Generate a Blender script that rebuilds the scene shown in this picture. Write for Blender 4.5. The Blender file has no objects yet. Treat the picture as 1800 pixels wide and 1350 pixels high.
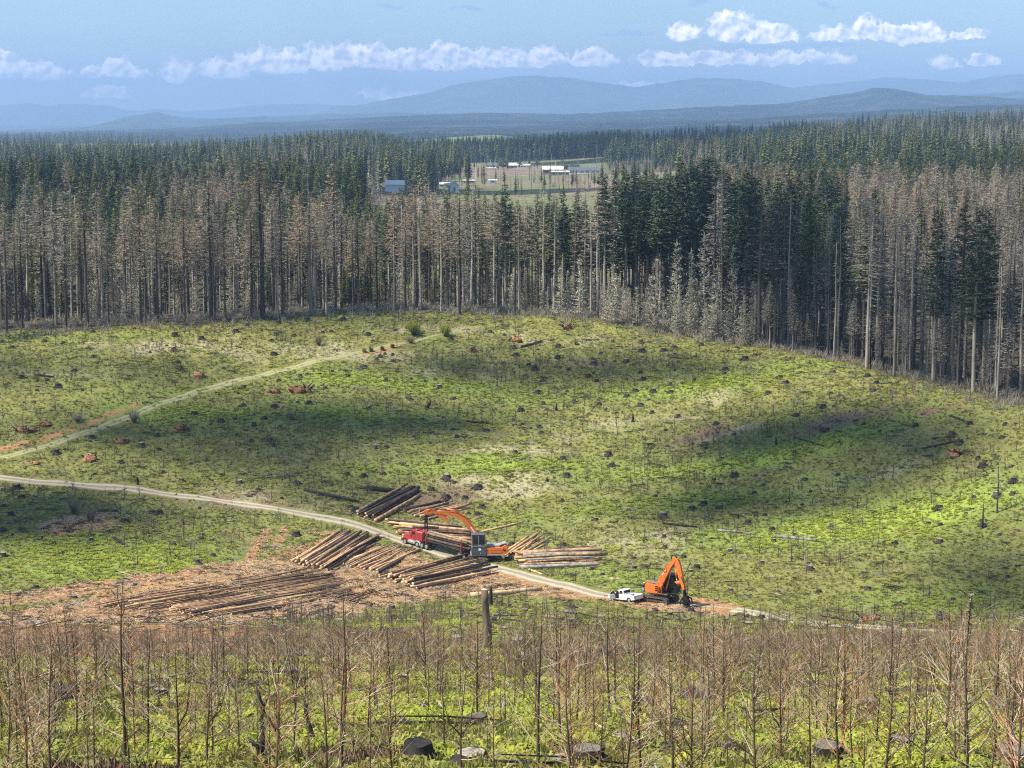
import bpy, math, random
import numpy as np
from mathutils import Vector, Matrix, Euler
R = math.radians
rng = np.random.default_rng(11)
random.seed(11)
SC = bpy.context.scene
COL = SC.collection

# ------------------------------------------------------------------ camera
F = 3380.0                       # focal length in photo pixels (photo 1800 wide)
CAMZ = 100.0
PITCH = math.atan(450.0 / F)     # horizon on photo row 225
cd = bpy.data.cameras.new('camera'); cam = bpy.data.objects.new('camera', cd); COL.objects.link(cam)
cam.location = (0, 0, CAMZ); cam.rotation_euler = (math.pi/2 - PITCH, 0, 0)
cd.sensor_width = 36; cd.lens = 36*F/1800.0
cd.clip_start = 0.5; cd.clip_end = 120000
SC.camera = cam
# ------------------------------------------------------------------ light
SUN_EL, SUN_AZ = 54.0, 252.0     # azimuth clockwise from +Y (the view direction): left and a little behind
SDIR = Vector((math.sin(R(SUN_AZ))*math.cos(R(SUN_EL)), math.cos(R(SUN_AZ))*math.cos(R(SUN_EL)), math.sin(R(SUN_EL))))
ld = bpy.data.lights.new('sun', 'SUN'); ld.energy = 5.0; ld.angle = R(0.5); ld.color = (1.0, 0.94, 0.83)
sun = bpy.data.objects.new('sun', ld); COL.objects.link(sun)
sun.rotation_euler = SDIR.to_track_quat('Z', 'Y').to_euler()
SC.view_settings.view_transform = 'Standard'; SC.view_settings.look = 'None'
SC.view_settings.exposure = 0.86; SC.view_settings.gamma = 1.0; SC.view_settings.use_curve_mapping = False
SC.cycles.use_denoising = False; SC.cycles.filter_width = 1.15
SC.cycles.max_bounces = 5; SC.cycles.diffuse_bounces = 2; SC.cycles.glossy_bounces = 2
SC.cycles.transmission_bounces = 2; SC.cycles.transparent_max_bounces = 12; SC.cycles.volume_bounces = 1
SC.cycles.use_fast_gi = False

class NT:
    """small node-tree helper"""
    def __init__(s, tree): s.t = tree; s.n = tree.nodes; s.l = tree.links
    def add(s, typ, **kw):
        n = s.n.new(typ)
        for k, v in kw.items():
            if k == 'inp':
                for i, x in v.items():
                    if isinstance(x, bpy.types.NodeSocket): s.l.new(x, n.inputs[i])
                    else: n.inputs[i].default_value = x
            else: setattr(n, k, v)
        return n
    def math(s, op, a, b=None, c=None, clamp=False):
        i = {0: a}
        if b is not None: i[1] = b
        if c is not None: i[2] = c
        return s.add('ShaderNodeMath', operation=op, use_clamp=clamp, inp=i).outputs[0]
    def vmath(s, op, a, b=None, c=None, out=0):
        i = {0: a}
        if b is not None: i[1] = b
        if c is not None: i[2] = c
        return s.add('ShaderNodeVectorMath', operation=op, inp=i).outputs[out]
    def mix(s, fac, a, b, mode='MIX'):
        n = s.add('ShaderNodeMix', data_type='RGBA', blend_type=mode)
        for idx, x in ((0, fac), (6, a), (7, b)):
            if isinstance(x, bpy.types.NodeSocket): s.l.new(x, n.inputs[idx])
            elif idx: n.inputs[idx].default_value = (*x, 1) if len(x) == 3 else x
            else: n.inputs[idx].default_value = x
        return n.outputs[2]
    def noise(s, vec, scale, detail=3, rough=0.55, dist=0.0, out=0):
        return s.add('ShaderNodeTexNoise', inp={'Vector': vec, 'Scale': scale, 'Detail': detail, 'Roughness': rough, 'Distortion': dist}).outputs[out]
    def ramp(s, fac, lo, hi):
        n = s.add('ShaderNodeMapRange', interpolation_type='SMOOTHSTEP', inp={0: fac, 1: lo, 2: hi, 3: 0.0, 4: 1.0})
        return n.outputs[0]

# ------------------------------------------------------------------ sky
def make_world():
    w = bpy.data.worlds.new('World'); SC.world = w; w.use_nodes = True
    t = NT(w.node_tree); t.n.clear()
    sky = t.add('ShaderNodeTexSky', sky_type='NISHITA'); sky.sun_disc = False
    sky.sun_elevation = R(SUN_EL); sky.sun_rotation = R(SUN_AZ); sky.altitude = 200
    sky.air_density = 1.0; sky.dust_density = 0.6; sky.ozone_density = 2.0
    tc = t.add('ShaderNodeTexCoord')
    sep = t.add('ShaderNodeSeparateXYZ', inp={0: tc.outputs['Generated']})
    y = t.math('MAXIMUM', sep.outputs[1], 0.05)
    U = t.math('DIVIDE', sep.outputs[0], y)       # tan azimuth
    V = t.math('DIVIDE', sep.outputs[2], y)       # tan elevation
    P = t.add('ShaderNodeCombineXYZ', inp={0: U, 1: V, 2: 0.0}).outputs[0]
    P = t.vmath('MULTIPLY', P, (33.8, 33.8, 1))   # 100 photo pixels = 1 unit
    # domain warp
    wn = t.noise(P, 2.6, 4, 0.6, out=1)
    wv = t.vmath('SUBTRACT', wn, (0.5, 0.5, 0.5))
    Pw = t.vmath('MULTIPLY_ADD', wv, (0.5, 0.30, 0.0), P)
    # bright cumulus: centre (u, v) on the skyline, half sizes, all in photo pixels
    blobs = [(5,118,45,22),(65,128,60,14),(180,130,30,9),(220,124,42,15),(315,128,30,16),(400,124,45,16),(470,113,50,18),
             (540,110,55,18),(600,104,50,18),(655,104,55,18),(720,108,60,16),(785,104,36,20),(860,106,35,14),(900,108,60,12),(955,103,35,14),(1040,107,40,13),
             (1200,60,30,14),(1275,55,40,22),(1340,65,50,13),(1180,108,70,10),(1270,106,80,9),(1400,106,90,9),(1470,64,55,12),(1510,58,25,17),(1560,66,60,13),(1610,64,45,15),
             (1650,112,30,8),(1715,108,30,8),(1690,66,30,6),(690,170,50,7),(190,165,40,8),(1130,150,60,5),(-60,110,70,25),(1890,100,60,10),(820,103,30,12)]
    m = None
    for (u, v, a, b) in blobs:
        cx, cy = (u-900)/100, (225-v)/100
        sx, sy = 100/a, 100/(b*1.45+1)
        q = t.vmath('MULTIPLY_ADD', Pw, (sx, sy, 0), (-cx*sx, -(cy-b*.003)*sy, 0))
        q = t.vmath('MULTIPLY_ADD', t.vmath('ABSOLUTE', q), (1.0, 1.55, 0), t.vmath('MULTIPLY', q, (0, -.6, 0)))
        d = t.vmath('LENGTH', q, out=1)
        m = d if m is None else t.math('MINIMUM', m, d)
    fine = t.noise(P, 5.0, 5, 0.56)
    f = t.math('ADD', t.math('SUBTRACT', 1.24, m), t.math('MULTIPLY', t.math('SUBTRACT', fine, 0.5), 1.9))
    alpha = t.math('MULTIPLY', t.ramp(f, 0.03, 0.34), 0.95)
    # shading of the cumulus from the noise slope (lit from upper left)
    P2 = t.vmath('ADD', P, (0.05, -0.07, 0))
    f2 = t.noise(P2, 5.0, 3, 0.45)
    f1 = t.noise(P, 5.0, 3, 0.45)
    lit = t.math('ADD', t.math('MULTIPLY', t.math('SUBTRACT', f1, f2), -2.6), 0.5)
    wq = t.noise(P, 3.2, 3, 0.5)
    lit = t.math('ADD', lit, t.math('MULTIPLY', t.math('SUBTRACT', wq, 0.5), 2.0), clamp=True)
    sepv = t.add('ShaderNodeSeparateXYZ', inp={0: Pw}).outputs[1]
    cumcol = t.mix(lit, (0.62, 0.67, 0.80), (1.72, 1.52, 1.42))
    # base sky: nishita with a clear-blue multiply
    sk = t.vmath('MULTIPLY', sky.outputs[0], (0.084, 0.094, 0.101))
    # low bank of grey-blue stratus haze below the cumulus
    st = t.noise(t.vmath('MULTIPLY', P, (0.6, 3.2, 1)), 1.1, 5, 0.6)
    hgt = t.math('ADD', sepv, t.math('MULTIPLY', t.math('SUBTRACT', st, 0.5), 0.9))
    bank = t.math('MULTIPLY', t.math('SUBTRACT', 1.0, t.ramp(hgt, 0.85, 1.45)), 0.72)
    sk = t.mix(bank, sk, (0.47, 0.55, 0.70))
    st2 = t.noise(t.vmath('MULTIPLY', P, (0.9, 4.5, 1)), 1.6, 5, 0.6)
    wisp = t.math('MULTIPLY', t.ramp(st2, 0.52, 0.75), t.math('MULTIPLY', t.ramp(V, 0.0, 0.02), 0.45))
    wisp = t.math('MULTIPLY', wisp, t.math('SUBTRACT', 1.0, t.ramp(V, 0.045, 0.06)))
    sk = t.mix(wisp, sk, (0.60, 0.68, 0.82))
    # small grey shreds of cloud higher up
    shreds = [(685,18,32,6),(825,20,35,5),(1230,10,26,7),(1108,64,46,6),(1446,16,26,5),(1690,30,9,2.5),(1065,64,16,4),(900,3,20,3),(1330,88,90,8),(1440,84,70,6)]
    m = None
    for (u, v, a, b) in shreds:
        cx, cy = (u-900)/100, (225-v)/100
        sx, sy = 100/a, 100/b
        q = t.vmath('MULTIPLY_ADD', Pw, (sx, sy, 0), (-cx*sx, -cy*sy, 0))
        d = t.vmath('LENGTH', q, out=1)
        m = d if m is None else t.math('MINIMUM', m, d)
    fs = t.math('ADD', t.math('SUBTRACT', 1.1, m), t.math('MULTIPLY', t.math('SUBTRACT', fine, 0.5), 1.4))
    sk = t.mix(t.math('MULTIPLY', t.ramp(fs, 0.0, 0.7), 0.6), sk, (0.25, 0.38, 0.60))
    # below the horizon a cloud-free ground colour never seen
    front = t.ramp(sep.outputs[1], 0.05, 0.2)
    alpha = t.math('MULTIPLY', alpha, front)
    sk = t.mix(alpha, sk, cumcol)
    bg = t.add('ShaderNodeBackground', inp={0: sk, 1: 1.0})
    out = t.add('ShaderNodeOutputWorld', inp={0: bg.outputs[0]})
    w.cycles.sampling_method = 'MANUAL'; w.cycles.sample_map_resolution = 512
make_world()

# ------------------------------------------------------------------ pixel <-> world
CP, SP = math.cos(PITCH), math.sin(PITCH)
def ray(u, v):
    x = (u-900)/F; y = (675-v)/F
    return x, y*SP + CP, y*CP - SP          # world direction
def at(u, v, Y):                            # point on the ray at world depth Y
    x, yy, z = ray(u, v); k = Y/yy
    return np.array([x*k, Y, CAMZ + z*k])
# ------------------------------------------------------------------ terrain: thin plate through control points
ctrl = []
for (u, v, Y) in [
    (0,1100,250),(400,1090,258),(600,1100,247),(900,1100,240),(-300,1100,245),(1200,1110,250),(1500,1120,252),(1800,1120,262),(2100,1115,262),
    (200,1075,268),(850,1055,285),(1150,1060,284),(1450,1085,280),(1000,1020,305),(860,990,326),(700,1000,318),(500,1020,300),(300,1020,292),
    (0,950,310),(-300,950,305),(250,930,325),(820,960,338),(1050,990,316),(1300,1000,308),(1500,960,318),(1800,950,310),(2100,960,300),
    (0,840,358),(-300,840,350),(250,858,357),(560,908,347),(450,860,362),(680,880,358),(900,850,364),(1150,850,362),(1400,860,352),(1650,850,340),(1800,850,330),
    (0,700,400),(-300,700,390),(300,720,398),(600,740,394),(900,750,392),(1200,750,390),(1450,740,378),(1700,760,356),(1800,770,346),(2050,800,320),
    (200,640,418),(500,630,428),(800,650,427),(1100,660,424),(1400,665,405),
    (0,584,438),(-300,600,425),(200,574,444),(400,566,450),(700,549,462),(900,553,463),(1050,565,458),(1100,578,452),(1330,612,436),(1500,640,416),(1700,688,375),(1800,715,356),(2000,790,322)]:
    p = at(u, v, Y); ctrl.append(p)
for Y in (-60, -20, 20, 50, 95, 150, 210):
    for t_ in (-0.34, -0.17, 0, 0.17, 0.34):
        w = t_*max(Y, 60)
        ctrl.append(np.array([w*1.2, Y, CAMZ - (4.6 + 0.24*Y)]))
for (t_, Y, d) in [(-.36,500,53),(-.2,510,52),(-.1,520,51),(0,530,52),(.08,520,56),(.14,510,58),(.2,470,59),(.26,430,58),(.32,390,58),
                   (-.36,620,54),(-.15,640,53),(0,650,53),(.15,640,57),(.3,600,54)]:
    ctrl.append(np.array([t_*Y, Y, CAMZ-d]))
ctrl = np.array(ctrl)
SCL = 100.0
def _tps(cx, cy, x, y):
    r2 = ((x[:, None]-cx[None])**2 + (y[:, None]-cy[None])**2)/SCL**2
    return 0.5*r2*np.log(r2+1e-9)
_n = len(ctrl); _cx, _cy, _cz = ctrl.T
K = _tps(_cx, _cy, _cx, _cy) + 0.012*np.eye(_n)
Pm = np.c_[np.ones(_n), _cx/SCL, _cy/SCL]
A = np.zeros((_n+3, _n+3)); A[:_n, :_n] = K; A[:_n, _n:] = Pm; A[_n:, :_n] = Pm.T
W = np.linalg.solve(A, np.r_[_cz, 0, 0, 0])
def sstep(x, a, b):
    k = np.clip((x-a)/(b-a), 0, 1); return k*k*(3-2*k)
FT = np.array([(-900, 48),(0, 48),(300, 48),(560, 62),(640, 62),(720, 50),(900, 52),(1000, 56),(1100, 62),(1250, 68),(1400, 80),(1600, 90),(1800, 99),(2400, 110)])
def zt(x, y):
    x = np.atleast_1d(np.asarray(x, float)); y = np.atleast_1d(np.asarray(y, float))
    z = np.empty_like(x)
    far = sstep(y, 560, 760)
    near = far < 1
    for i in range(0, len(x), 40000):
        s = slice(i, i+40000)
        z[s] = 48.0
        k = near[s]
        if k.any():
            xx, yy = x[s][k], y[s][k]
            zz = _tps(_cx, _cy, xx, yy) @ W[:_n] + W[_n] + W[_n+1]*xx/SCL + W[_n+2]*yy/SCL
            z[s][k] = zz
    t = x/np.maximum(y, 50)
    u = 900 + F*t
    tgt = np.interp(u, FT[:, 0], FT[:, 1])
    zf = 48 + (tgt-48)*np.clip((y-800)/2000, 0, 1)
    zf = zf + (44-zf)*sstep(y, 3000, 4200)
    zf = zf + 2.0*np.sin(x/140+1)*np.sin(y/190) * sstep(y, 700, 1100)
    z = z*(1-far) + zf*far
    bump = 0.22*np.sin(x/4.1+0.7*np.sin(y/6.3))*np.sin(y/5.2+1.3) + 0.35*np.sin(x/11+2+0.5*np.sin(y/17))*np.sin(y/9.5) + 0.10*np.sin(x/1.9+y/3.1)
    return z + bump*sstep(y, 60, 200)*(1-sstep(y, 900, 1500))
def z1(x, y): return float(zt(x, y)[0])
_ys = np.r_[np.linspace(30, 700, 2700)]
def G(u, v):                              # first hit of the pixel ray on the ground
    x, yy, z = ray(u, v); k = _ys/yy
    zr = CAMZ + z*k; zz = zt(x*k, _ys)
    hit = np.nonzero(zr < zz)[0]
    i = hit[0] if len(hit) else len(_ys)-1
    return np.array([x*k[i], _ys[i], float(zz[i])])
def Gs(pts): return np.array([G(u, v) for u, v in pts])
EDGE = np.array([(-400,415),(-100,427),(0,436),(200,442),(400,449),(700,461),(900,462),(1050,458),(1100,452),(1330,436),(1500,416),(1700,375),(1800,356),(1950,330),(2300,300)], float)
def edge_y(u): return np.interp(u, EDGE[:, 0], EDGE[:, 1])
def uof(x, y): return 900 + F*np.asarray(x)/np.asarray(y)
def vof(x, y, z):
    # photo row of a world point
    dy = np.asarray(y); dz = np.asarray(z)-CAMZ
    d = dy*CP - dz*SP; up = dy*SP + dz*CP
    return 675 - F*up/d

# ------------------------------------------------------------------ mesh builder
class MB:
    def __init__(s): s.v = []; s.f = []; s.m = []; s.n = 0; s.M = None; s.mi = 0
    def _add(s, vs, fs, mi=None):
        if s.M is not None: vs = [s.M @ Vector(p) for p in vs]
        s.v.extend([tuple(p) for p in vs]); b = s.n; s.n += len(vs)
        s.f.extend([tuple(b+i for i in f) for f in fs]); s.m.extend([s.mi if mi is None else mi]*len(fs))
    def box(s, c, d, rot=None, taper=1.0, bev=0.0, mi=None):
        x, y, z = d[0]/2, d[1]/2, d[2]/2
        if bev <= 0:
            vs = [Vector((sx*x*(taper if sz > 0 else 1), sy*y*(taper if sz > 0 else 1), sz*z)) for sz in (-1, 1) for sy in (-1, 1) for sx in (-1, 1)]
            fs = [(0,2,3,1),(4,5,7,6),(0,1,5,4),(2,6,7,3),(0,4,6,2),(1,3,7,5)]
        else:
            b = min(bev, x*.9, y*.9, z*.9); vs = []
            for zz, k in ((-z, 1), (-z+b, 0), (z-b, 0), (z, 1)):
                for px, py in ((-1,-1),(1,-1),(1,1),(-1,1)):
                    ix = x-b if k else x; iy = y-b if k else y
                    bb = b*0.6
                    a = (px*ix, py*(iy-bb), zz); c2 = (px*(ix-bb), py*iy, zz)
                    vs += [Vector(a), Vector(c2)] if (px*py < 0) == False and True else [Vector(c2), Vector(a)]
            fs = []
            for k in range(3):
                for i in range(8): fs.append((k*8+i, k*8+(i+1) % 8, (k+1)*8+(i+1) % 8, (k+1)*8+i))
            fs.append(tuple(range(7, -1, -1))); fs.append(tuple(24+i for i in range(8)))
        if rot is not None:
            m = Euler(rot).to_matrix(); vs = [m @ p for p in vs]
        s._add([p + Vector(c) for p in vs], fs, mi)
    def tube(s, pts, rad, n=6, cap=True, mi=None, capmi=None):
        pts = [Vector(p) for p in pts]
        if not hasattr(rad, '__len__'): rad = [rad]*len(pts)
        vs = []; prev = None
        for i, p in enumerate(pts):
            d = (pts[min(i+1, len(pts)-1)] - pts[max(i-1, 0)]).normalized()
            if prev is None:
                a = d.orthogonal().normalized()
            else:
                a = (prev - d*prev.dot(d)).normalized()
            prev = a; b = d.cross(a)
            for k in range(n):
                th = 2*math.pi*k/n
                vs.append(p + (a*math.cos(th) + b*math.sin(th))*rad[i])
        fs = []
        for i in range(len(pts)-1):
            for k in range(n):
                fs.append((i*n+k, i*n+(k+1) % n, (i+1)*n+(k+1) % n, (i+1)*n+k))
        s._add(vs, fs, mi)
        if cap and n > 2:
            b = s.n - len(vs)
            s.f.append(tuple(b+k for k in range(n-1, -1, -1))); s.f.append(tuple(b+(len(pts)-1)*n+k for k in range(n)))
            q = capmi if capmi is not None else (s.mi if mi is None else mi)
            s.m.extend([q, q])
    def prism(s, prof, w, axis='y', c=(0,0,0), mi=None):   # profile in xz, extruded along y by w
        n = len(prof); vs = []
        for sy in (-w/2, w/2):
            for (x, z) in prof: vs.append((x+c[0], sy+c[1], z+c[2]))
        fs = [(i, (i+1) % n, n+(i+1) % n, n+i) for i in range(n)]
        fs += [tuple(range(n-1, -1, -1)), tuple(range(n, 2*n))]
        s._add(vs, fs, mi)
    def poly(s, vs, fs, mi=None): s._add(vs, fs, mi)
    def wheel(s, c, r, w, n=18, mi=0, rimmi=1):            # axis along y
        c = Vector(c)
        s.tube([c+Vector((0,-w/2,0)), c+Vector((0,-w/2+.04,0)), c+Vector((0,w/2-.04,0)), c+Vector((0,w/2,0))], [r*.9, r, r, r*.9], n, mi=mi)
        for sg in (-1, 1):
            s.tube([c+Vector((0,sg*w/2,0)), c+Vector((0,sg*(w/2+.02),0))], [r*.58, r*.5], n, mi=rimmi)
            s.tube([c+Vector((0,sg*(w/2+.02),0)), c+Vector((0,sg*(w/2+.06),0))], [r*.2, r*.16], 8, mi=rimmi)
    def mesh(s, name, mats, smooth=False):
        me = bpy.data.meshes.new(name)
        me.from_pydata(s.v, [], s.f); 
        for m in (mats if isinstance(mats, (list, tuple)) else [mats]): me.materials.append(m)
        if any(s.m): me.polygons.foreach_set('material_index', s.m)
        if smooth: me.polygons.foreach_set('use_smooth', [True]*len(s.f))
        me.update(); return me
    def build(s, name, mats, parent=None, smooth=False):
        o = bpy.data.objects.new(name, s.mesh(name, mats, smooth)); COL.objects.link(o)
        if parent: o.parent = parent
        return o
    def merge(s, o, off=0):
        b = s.n; s.v += o.v; s.n += o.n
        s.f += [tuple(b+i for i in f) for f in o.f]; s.m += [k+off for k in o.m]
        return s
def tag(o, label=None, cat=None, group=None, kind=None):
    if label: o['label'] = label
    if cat: o['category'] = cat
    if group: o['group'] = group
    if kind: o['kind'] = kind
    return o
def empty(name, loc=(0,0,0), rz=0, scale=1.0):
    o = bpy.data.objects.new(name, None); COL.objects.link(o)
    o.location = loc; o.rotation_euler = (0,0,rz); o.scale = (scale,)*3
    o.empty_display_size = 0.5
    return o
def link_mesh(name, me, parent=None, loc=(0,0,0), rz=0, scale=1.0):
    o = bpy.data.objects.new(name, me); COL.objects.link(o)
    if parent: o.parent = parent
    o.location = loc; o.rotation_euler = (0,0,rz); o.scale = (scale,)*3
    return o

LBL = {}
ORD = ['', 'second', 'third', 'fourth', 'fifth', 'sixth', 'seventh', 'eighth', 'ninth', 'tenth', 'eleventh', 'twelfth', 'thirteenth', 'fourteenth', 'fifteenth', 'sixteenth', 'seventeenth', 'eighteenth', 'nineteenth', 'twentieth', 'twenty-first', 'twenty-second', 'twenty-third', 'twenty-fourth', 'twenty-fifth', 'twenty-sixth', 'twenty-seventh', 'twenty-eighth', 'twenty-ninth', 'thirtieth']
def later(o, label, key): LBL.setdefault(label, []).append((key, o))
def place_of(u, marks):
    for lim, txt in marks:
        if u < lim: return txt
    return marks[-1][1]
def finish_labels():
    for lb, L in LBL.items():
        L.sort(key=lambda q: q[0]); n = len(L)
        for i, (k, o) in enumerate(L):
            if n == 1: o['label'] = lb
            elif i == 0: o['label'] = lb+', leftmost of '+('these' if n > 2 else 'two')
            elif i == n-1: o['label'] = lb+', rightmost of '+('these' if n > 2 else 'two')
            else: o['label'] = lb+', %s from left' % ORD[min(i, 26)]
# ------------------------------------------------------------------ materials
def mat(name, col, rough=0.85, var=0.0, vscale=3.0, col2=None, rnd=0.0, rhue=0.0, bump=0.0, bscale=8.0, metal=0.0, stretch=(1,1,1), coat=0.0, trans=0.0, spec=None):
    m = bpy.data.materials.new(name); m.use_nodes = True
    t = NT(m.node_tree); b = t.n['Principled BSDF']
    c = None
    tc = t.add('ShaderNodeTexCoord')
    vec = t.vmath('MULTIPLY', tc.outputs['Object'], stretch)
    if col2 is not None:
        nz = t.noise(vec, vscale, 4, 0.6)
        c = t.mix(t.ramp(nz, 0.5-0.5*max(.05, 1-var), 0.5+0.5*max(.05, 1-var)) if var else nz, col, col2)
    if rnd or rhue:
        oi = t.add('ShaderNodeObjectInfo')
        r = oi.outputs['Random']
        val = t.math('MULTIPLY_ADD', r, 2*rnd, 1-rnd)
        r2 = t.math('FRACT', t.math('MULTIPLY', r, 17.31))
        hue = t.math('MULTIPLY_ADD', r2, 2*rhue, 0.5-rhue)
        h = t.add('ShaderNodeHueSaturation', inp={'Hue': hue, 'Value': val})
        if c is None: h.inputs['Color'].default_value = (*col, 1)
        else: t.l.new(c, h.inputs['Color'])
        c = h.outputs[0]
    if c is None: b.inputs['Base Color'].default_value = (*col, 1)
    else: t.l.new(c, b.inputs['Base Color'])
    b.inputs['Roughness'].default_value = rough; b.inputs['Metallic'].default_value = metal
    b.inputs['Specular IOR Level'].default_value = spec if spec is not None else (0.5 if rough < 0.6 else 0.15)
    if coat: b.inputs['Coat Weight'].default_value = coat
    if bump:
        nz = t.noise(vec, bscale, 4, 0.6)
        bp = t.add('ShaderNodeBump', inp={'Height': nz, 'Strength': bump, 'Distance': 0.05})
        t.l.new(bp.outputs[0], b.inputs['Normal'])
    if trans:
        tr = t.add('ShaderNodeBsdfTranslucent')
        if c is None: tr.inputs[0].default_value = (*col, 1)
        else: t.l.new(c, tr.inputs[0])
        mx = t.add('ShaderNodeMixShader', inp={0: trans, 1: b.outputs[0], 2: tr.outputs[0]})
        t.l.new(mx.outputs[0], t.n['Material Output'].inputs[0])
    return m
M = {}
M['bark_dead'] = mat('bark_dead', (.44,.38,.30), .9, .3, 1.4, (.055,.048,.042), rnd=.35, stretch=(1,1,.12))
M['bark_burnt'] = mat('bark_burnt', (.035,.032,.03), .9, .4, 1.0, (.12,.10,.085), rnd=.35, stretch=(1,1,.1))
M['needle_brown'] = mat('needle_brown', (.38,.31,.215), .9, .3, .35, (.25,.215,.155), rnd=.28, rhue=.012, trans=.15)
M['needle_rust'] = mat('needle_rust', (.40,.28,.175), .9, .3, .35, (.28,.21,.14), rnd=.25, rhue=.012, trans=.15)
M['needle_grey'] = mat('needle_grey', (.34,.315,.25), .9, .3, .35, (.22,.205,.165), rnd=.3, rhue=.01, trans=.12)
M['needle_olive'] = mat('needle_olive', (.20,.205,.08), .9, .3, .35, (.20,.16,.10), rnd=.25, rhue=.015, trans=.15)
M['needle_green'] = mat('needle_green', (.125,.15,.042), .85, .3, .4, (.17,.18,.055), rnd=.3, rhue=.012, trans=.12)
M['needle_dark'] = mat('needle_dark', (.036,.066,.030), .85, .3, .4, (.065,.10,.045), rnd=.3, rhue=.012, trans=.1)
M['needle_pale'] = mat('needle_pale', (.56,.52,.40), .9, .3, .5, (.40,.39,.27), rnd=.2, rhue=.012, trans=.15)
M['fern'] = mat('fern', (.38,.40,.055), .7, .2, .8, (.27,.31,.045), rnd=.3, rhue=.018, trans=.3)
M['fern_dull'] = mat('fern_dull', (.31,.30,.075), .7, .2, .8, (.21,.215,.055), rnd=.35, rhue=.02, trans=.25)
M['grass_dry'] = mat('grass_dry', (.46,.41,.24), .85, .2, .8, (.34,.31,.16), rnd=.3, rhue=.015, trans=.25)
M['brush_brown'] = mat('brush_brown', (.17,.11,.075), .9, rnd=.4, rhue=.012)
M['sap_stem'] = mat('sap_stem', (.055,.04,.03), .85, .3, 3, (.15,.10,.065), rnd=.4, rhue=.01, stretch=(1,1,.4))
M['sap_twig'] = mat('sap_twig', (.34,.18,.095), .85, .3, 2, (.18,.10,.055), rnd=.45, rhue=.012)
M['sap_red'] = mat('sap_red', (.20,.075,.045), .85, .3, 3, (.28,.13,.08), rnd=.2, stretch=(1,1,.4))
M['sap_pale'] = mat('sap_pale', (.46,.38,.27), .8, .3, 2, (.25,.19,.13), rnd=.35)
M['char'] = mat('char', (.018,.017,.016), .8, .4, 3, (.055,.048,.042), bump=.8, bscale=6, rnd=.3, stretch=(1,1,.4))
M['stump_side'] = mat('stump_side', (.022,.02,.018), .9, .4, 2.5, (.075,.06,.05), bump=.8, bscale=7, rnd=.4, stretch=(1,1,.3))
M['stump_top'] = mat('stump_top', (.33,.29,.22), .85, .4, 3, (.06,.052,.045), rnd=.5, bump=.4)
M['log_bark'] = mat('log_bark', (.54,.34,.18), .9, .6, 1.4, (.17,.11,.07), rnd=.4, rhue=.012, bump=.5, bscale=6)
M['log_peeled'] = mat('log_peeled', (.78,.52,.26), .8, .4, .8, (.34,.20,.11), rnd=.25, rhue=.012)
M['log_dark'] = mat('log_dark', (.13,.095,.072), .9, .4, 1.2, (.045,.035,.03), rnd=.4, bump=.5, bscale=6)
M['log_pale'] = mat('log_pale', (.68,.52,.30), .8, .4, .9, (.30,.20,.11), rnd=.1)
M['log_grey'] = mat('log_grey', (.42,.40,.37), .85, .4, .9, (.12,.11,.10), rnd=.15)
M['cut'] = mat('cut', (.66,.50,.31), .8, .3, 4, (.48,.33,.19), rnd=.2)
M['slash'] = mat('slash', (.72,.56,.34), .85, .3, 2, (.28,.18,.11), rnd=.4)
M['orange'] = mat('orange_paint', (.88,.20,.015), .5, .6, 1.4, (.62,.17,.04), coat=.05)
M['red'] = mat('red_paint', (.46,.022,.024), .45, .6, 1.6, (.26,.045,.035), coat=.1)
M['white'] = mat('white_paint', (.80,.80,.78), .38, .5, .8, (.70,.69,.65), coat=.2)
M['grey_paint'] = mat('grey_paint', (.075,.085,.09), .5, .5, 1, (.11,.115,.115))
M['grey_light'] = mat('grey_light', (.30,.32,.34), .5)
M['glass'] = mat('glass_dark', (.02,.025,.028), .12, spec=.6)
M['tyre'] = mat('tyre', (.025,.024,.023), .85, .4, 3, (.075,.062,.05))
M['chrome'] = mat('chrome', (.72,.73,.74), .28, metal=.75)
M['steel'] = mat('steel', (.05,.048,.045), .55, .5, 2, (.12,.09,.065), metal=.2)
M['track_mud'] = mat('track_mud', (.20,.155,.11), .85, .4, 4, (.05,.042,.036), bump=.6)
M['black'] = mat('black', (.015,.015,.016), .6)
M['lamp'] = mat('lamp_lens', (.75,.75,.70), .2)
M['tail'] = mat('tail_lens', (.35,.01,.01), .3)
M['skin'] = mat('skin', (.45,.26,.18), .6)
M['shirt'] = mat('shirt', (.025,.02,.022), .9)
M['jeans'] = mat('jeans', (.30,.40,.55), .9)
M['hat'] = mat('hat', (.75,.62,.30), .6)
M['soil'] = mat('soil_clod', (.42,.20,.09), .95, .3, 1.2, (.16,.09,.055), rnd=.25, bump=.8)
M['roof_pale'] = mat('roof_pale', (.62,.62,.56), .6)
M['roof_dark'] = mat('roof_dark', (.10,.12,.15), .7)
M['wall_white'] = mat('wall_white', (.74,.74,.70), .8)
M['wall_tan'] = mat('wall_tan', (.36,.22,.17), .8)
M['wall_grey'] = mat('wall_grey', (.16,.16,.15), .8)
M['broadleaf'] = mat('broadleaf', (.13,.20,.05), .8, rnd=.2, trans=.25)
M['post_wood'] = mat('post_wood', (.24,.17,.12), .9, .4, 2.5, (.07,.055,.045), stretch=(1,1,.25), bump=.8)

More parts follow.
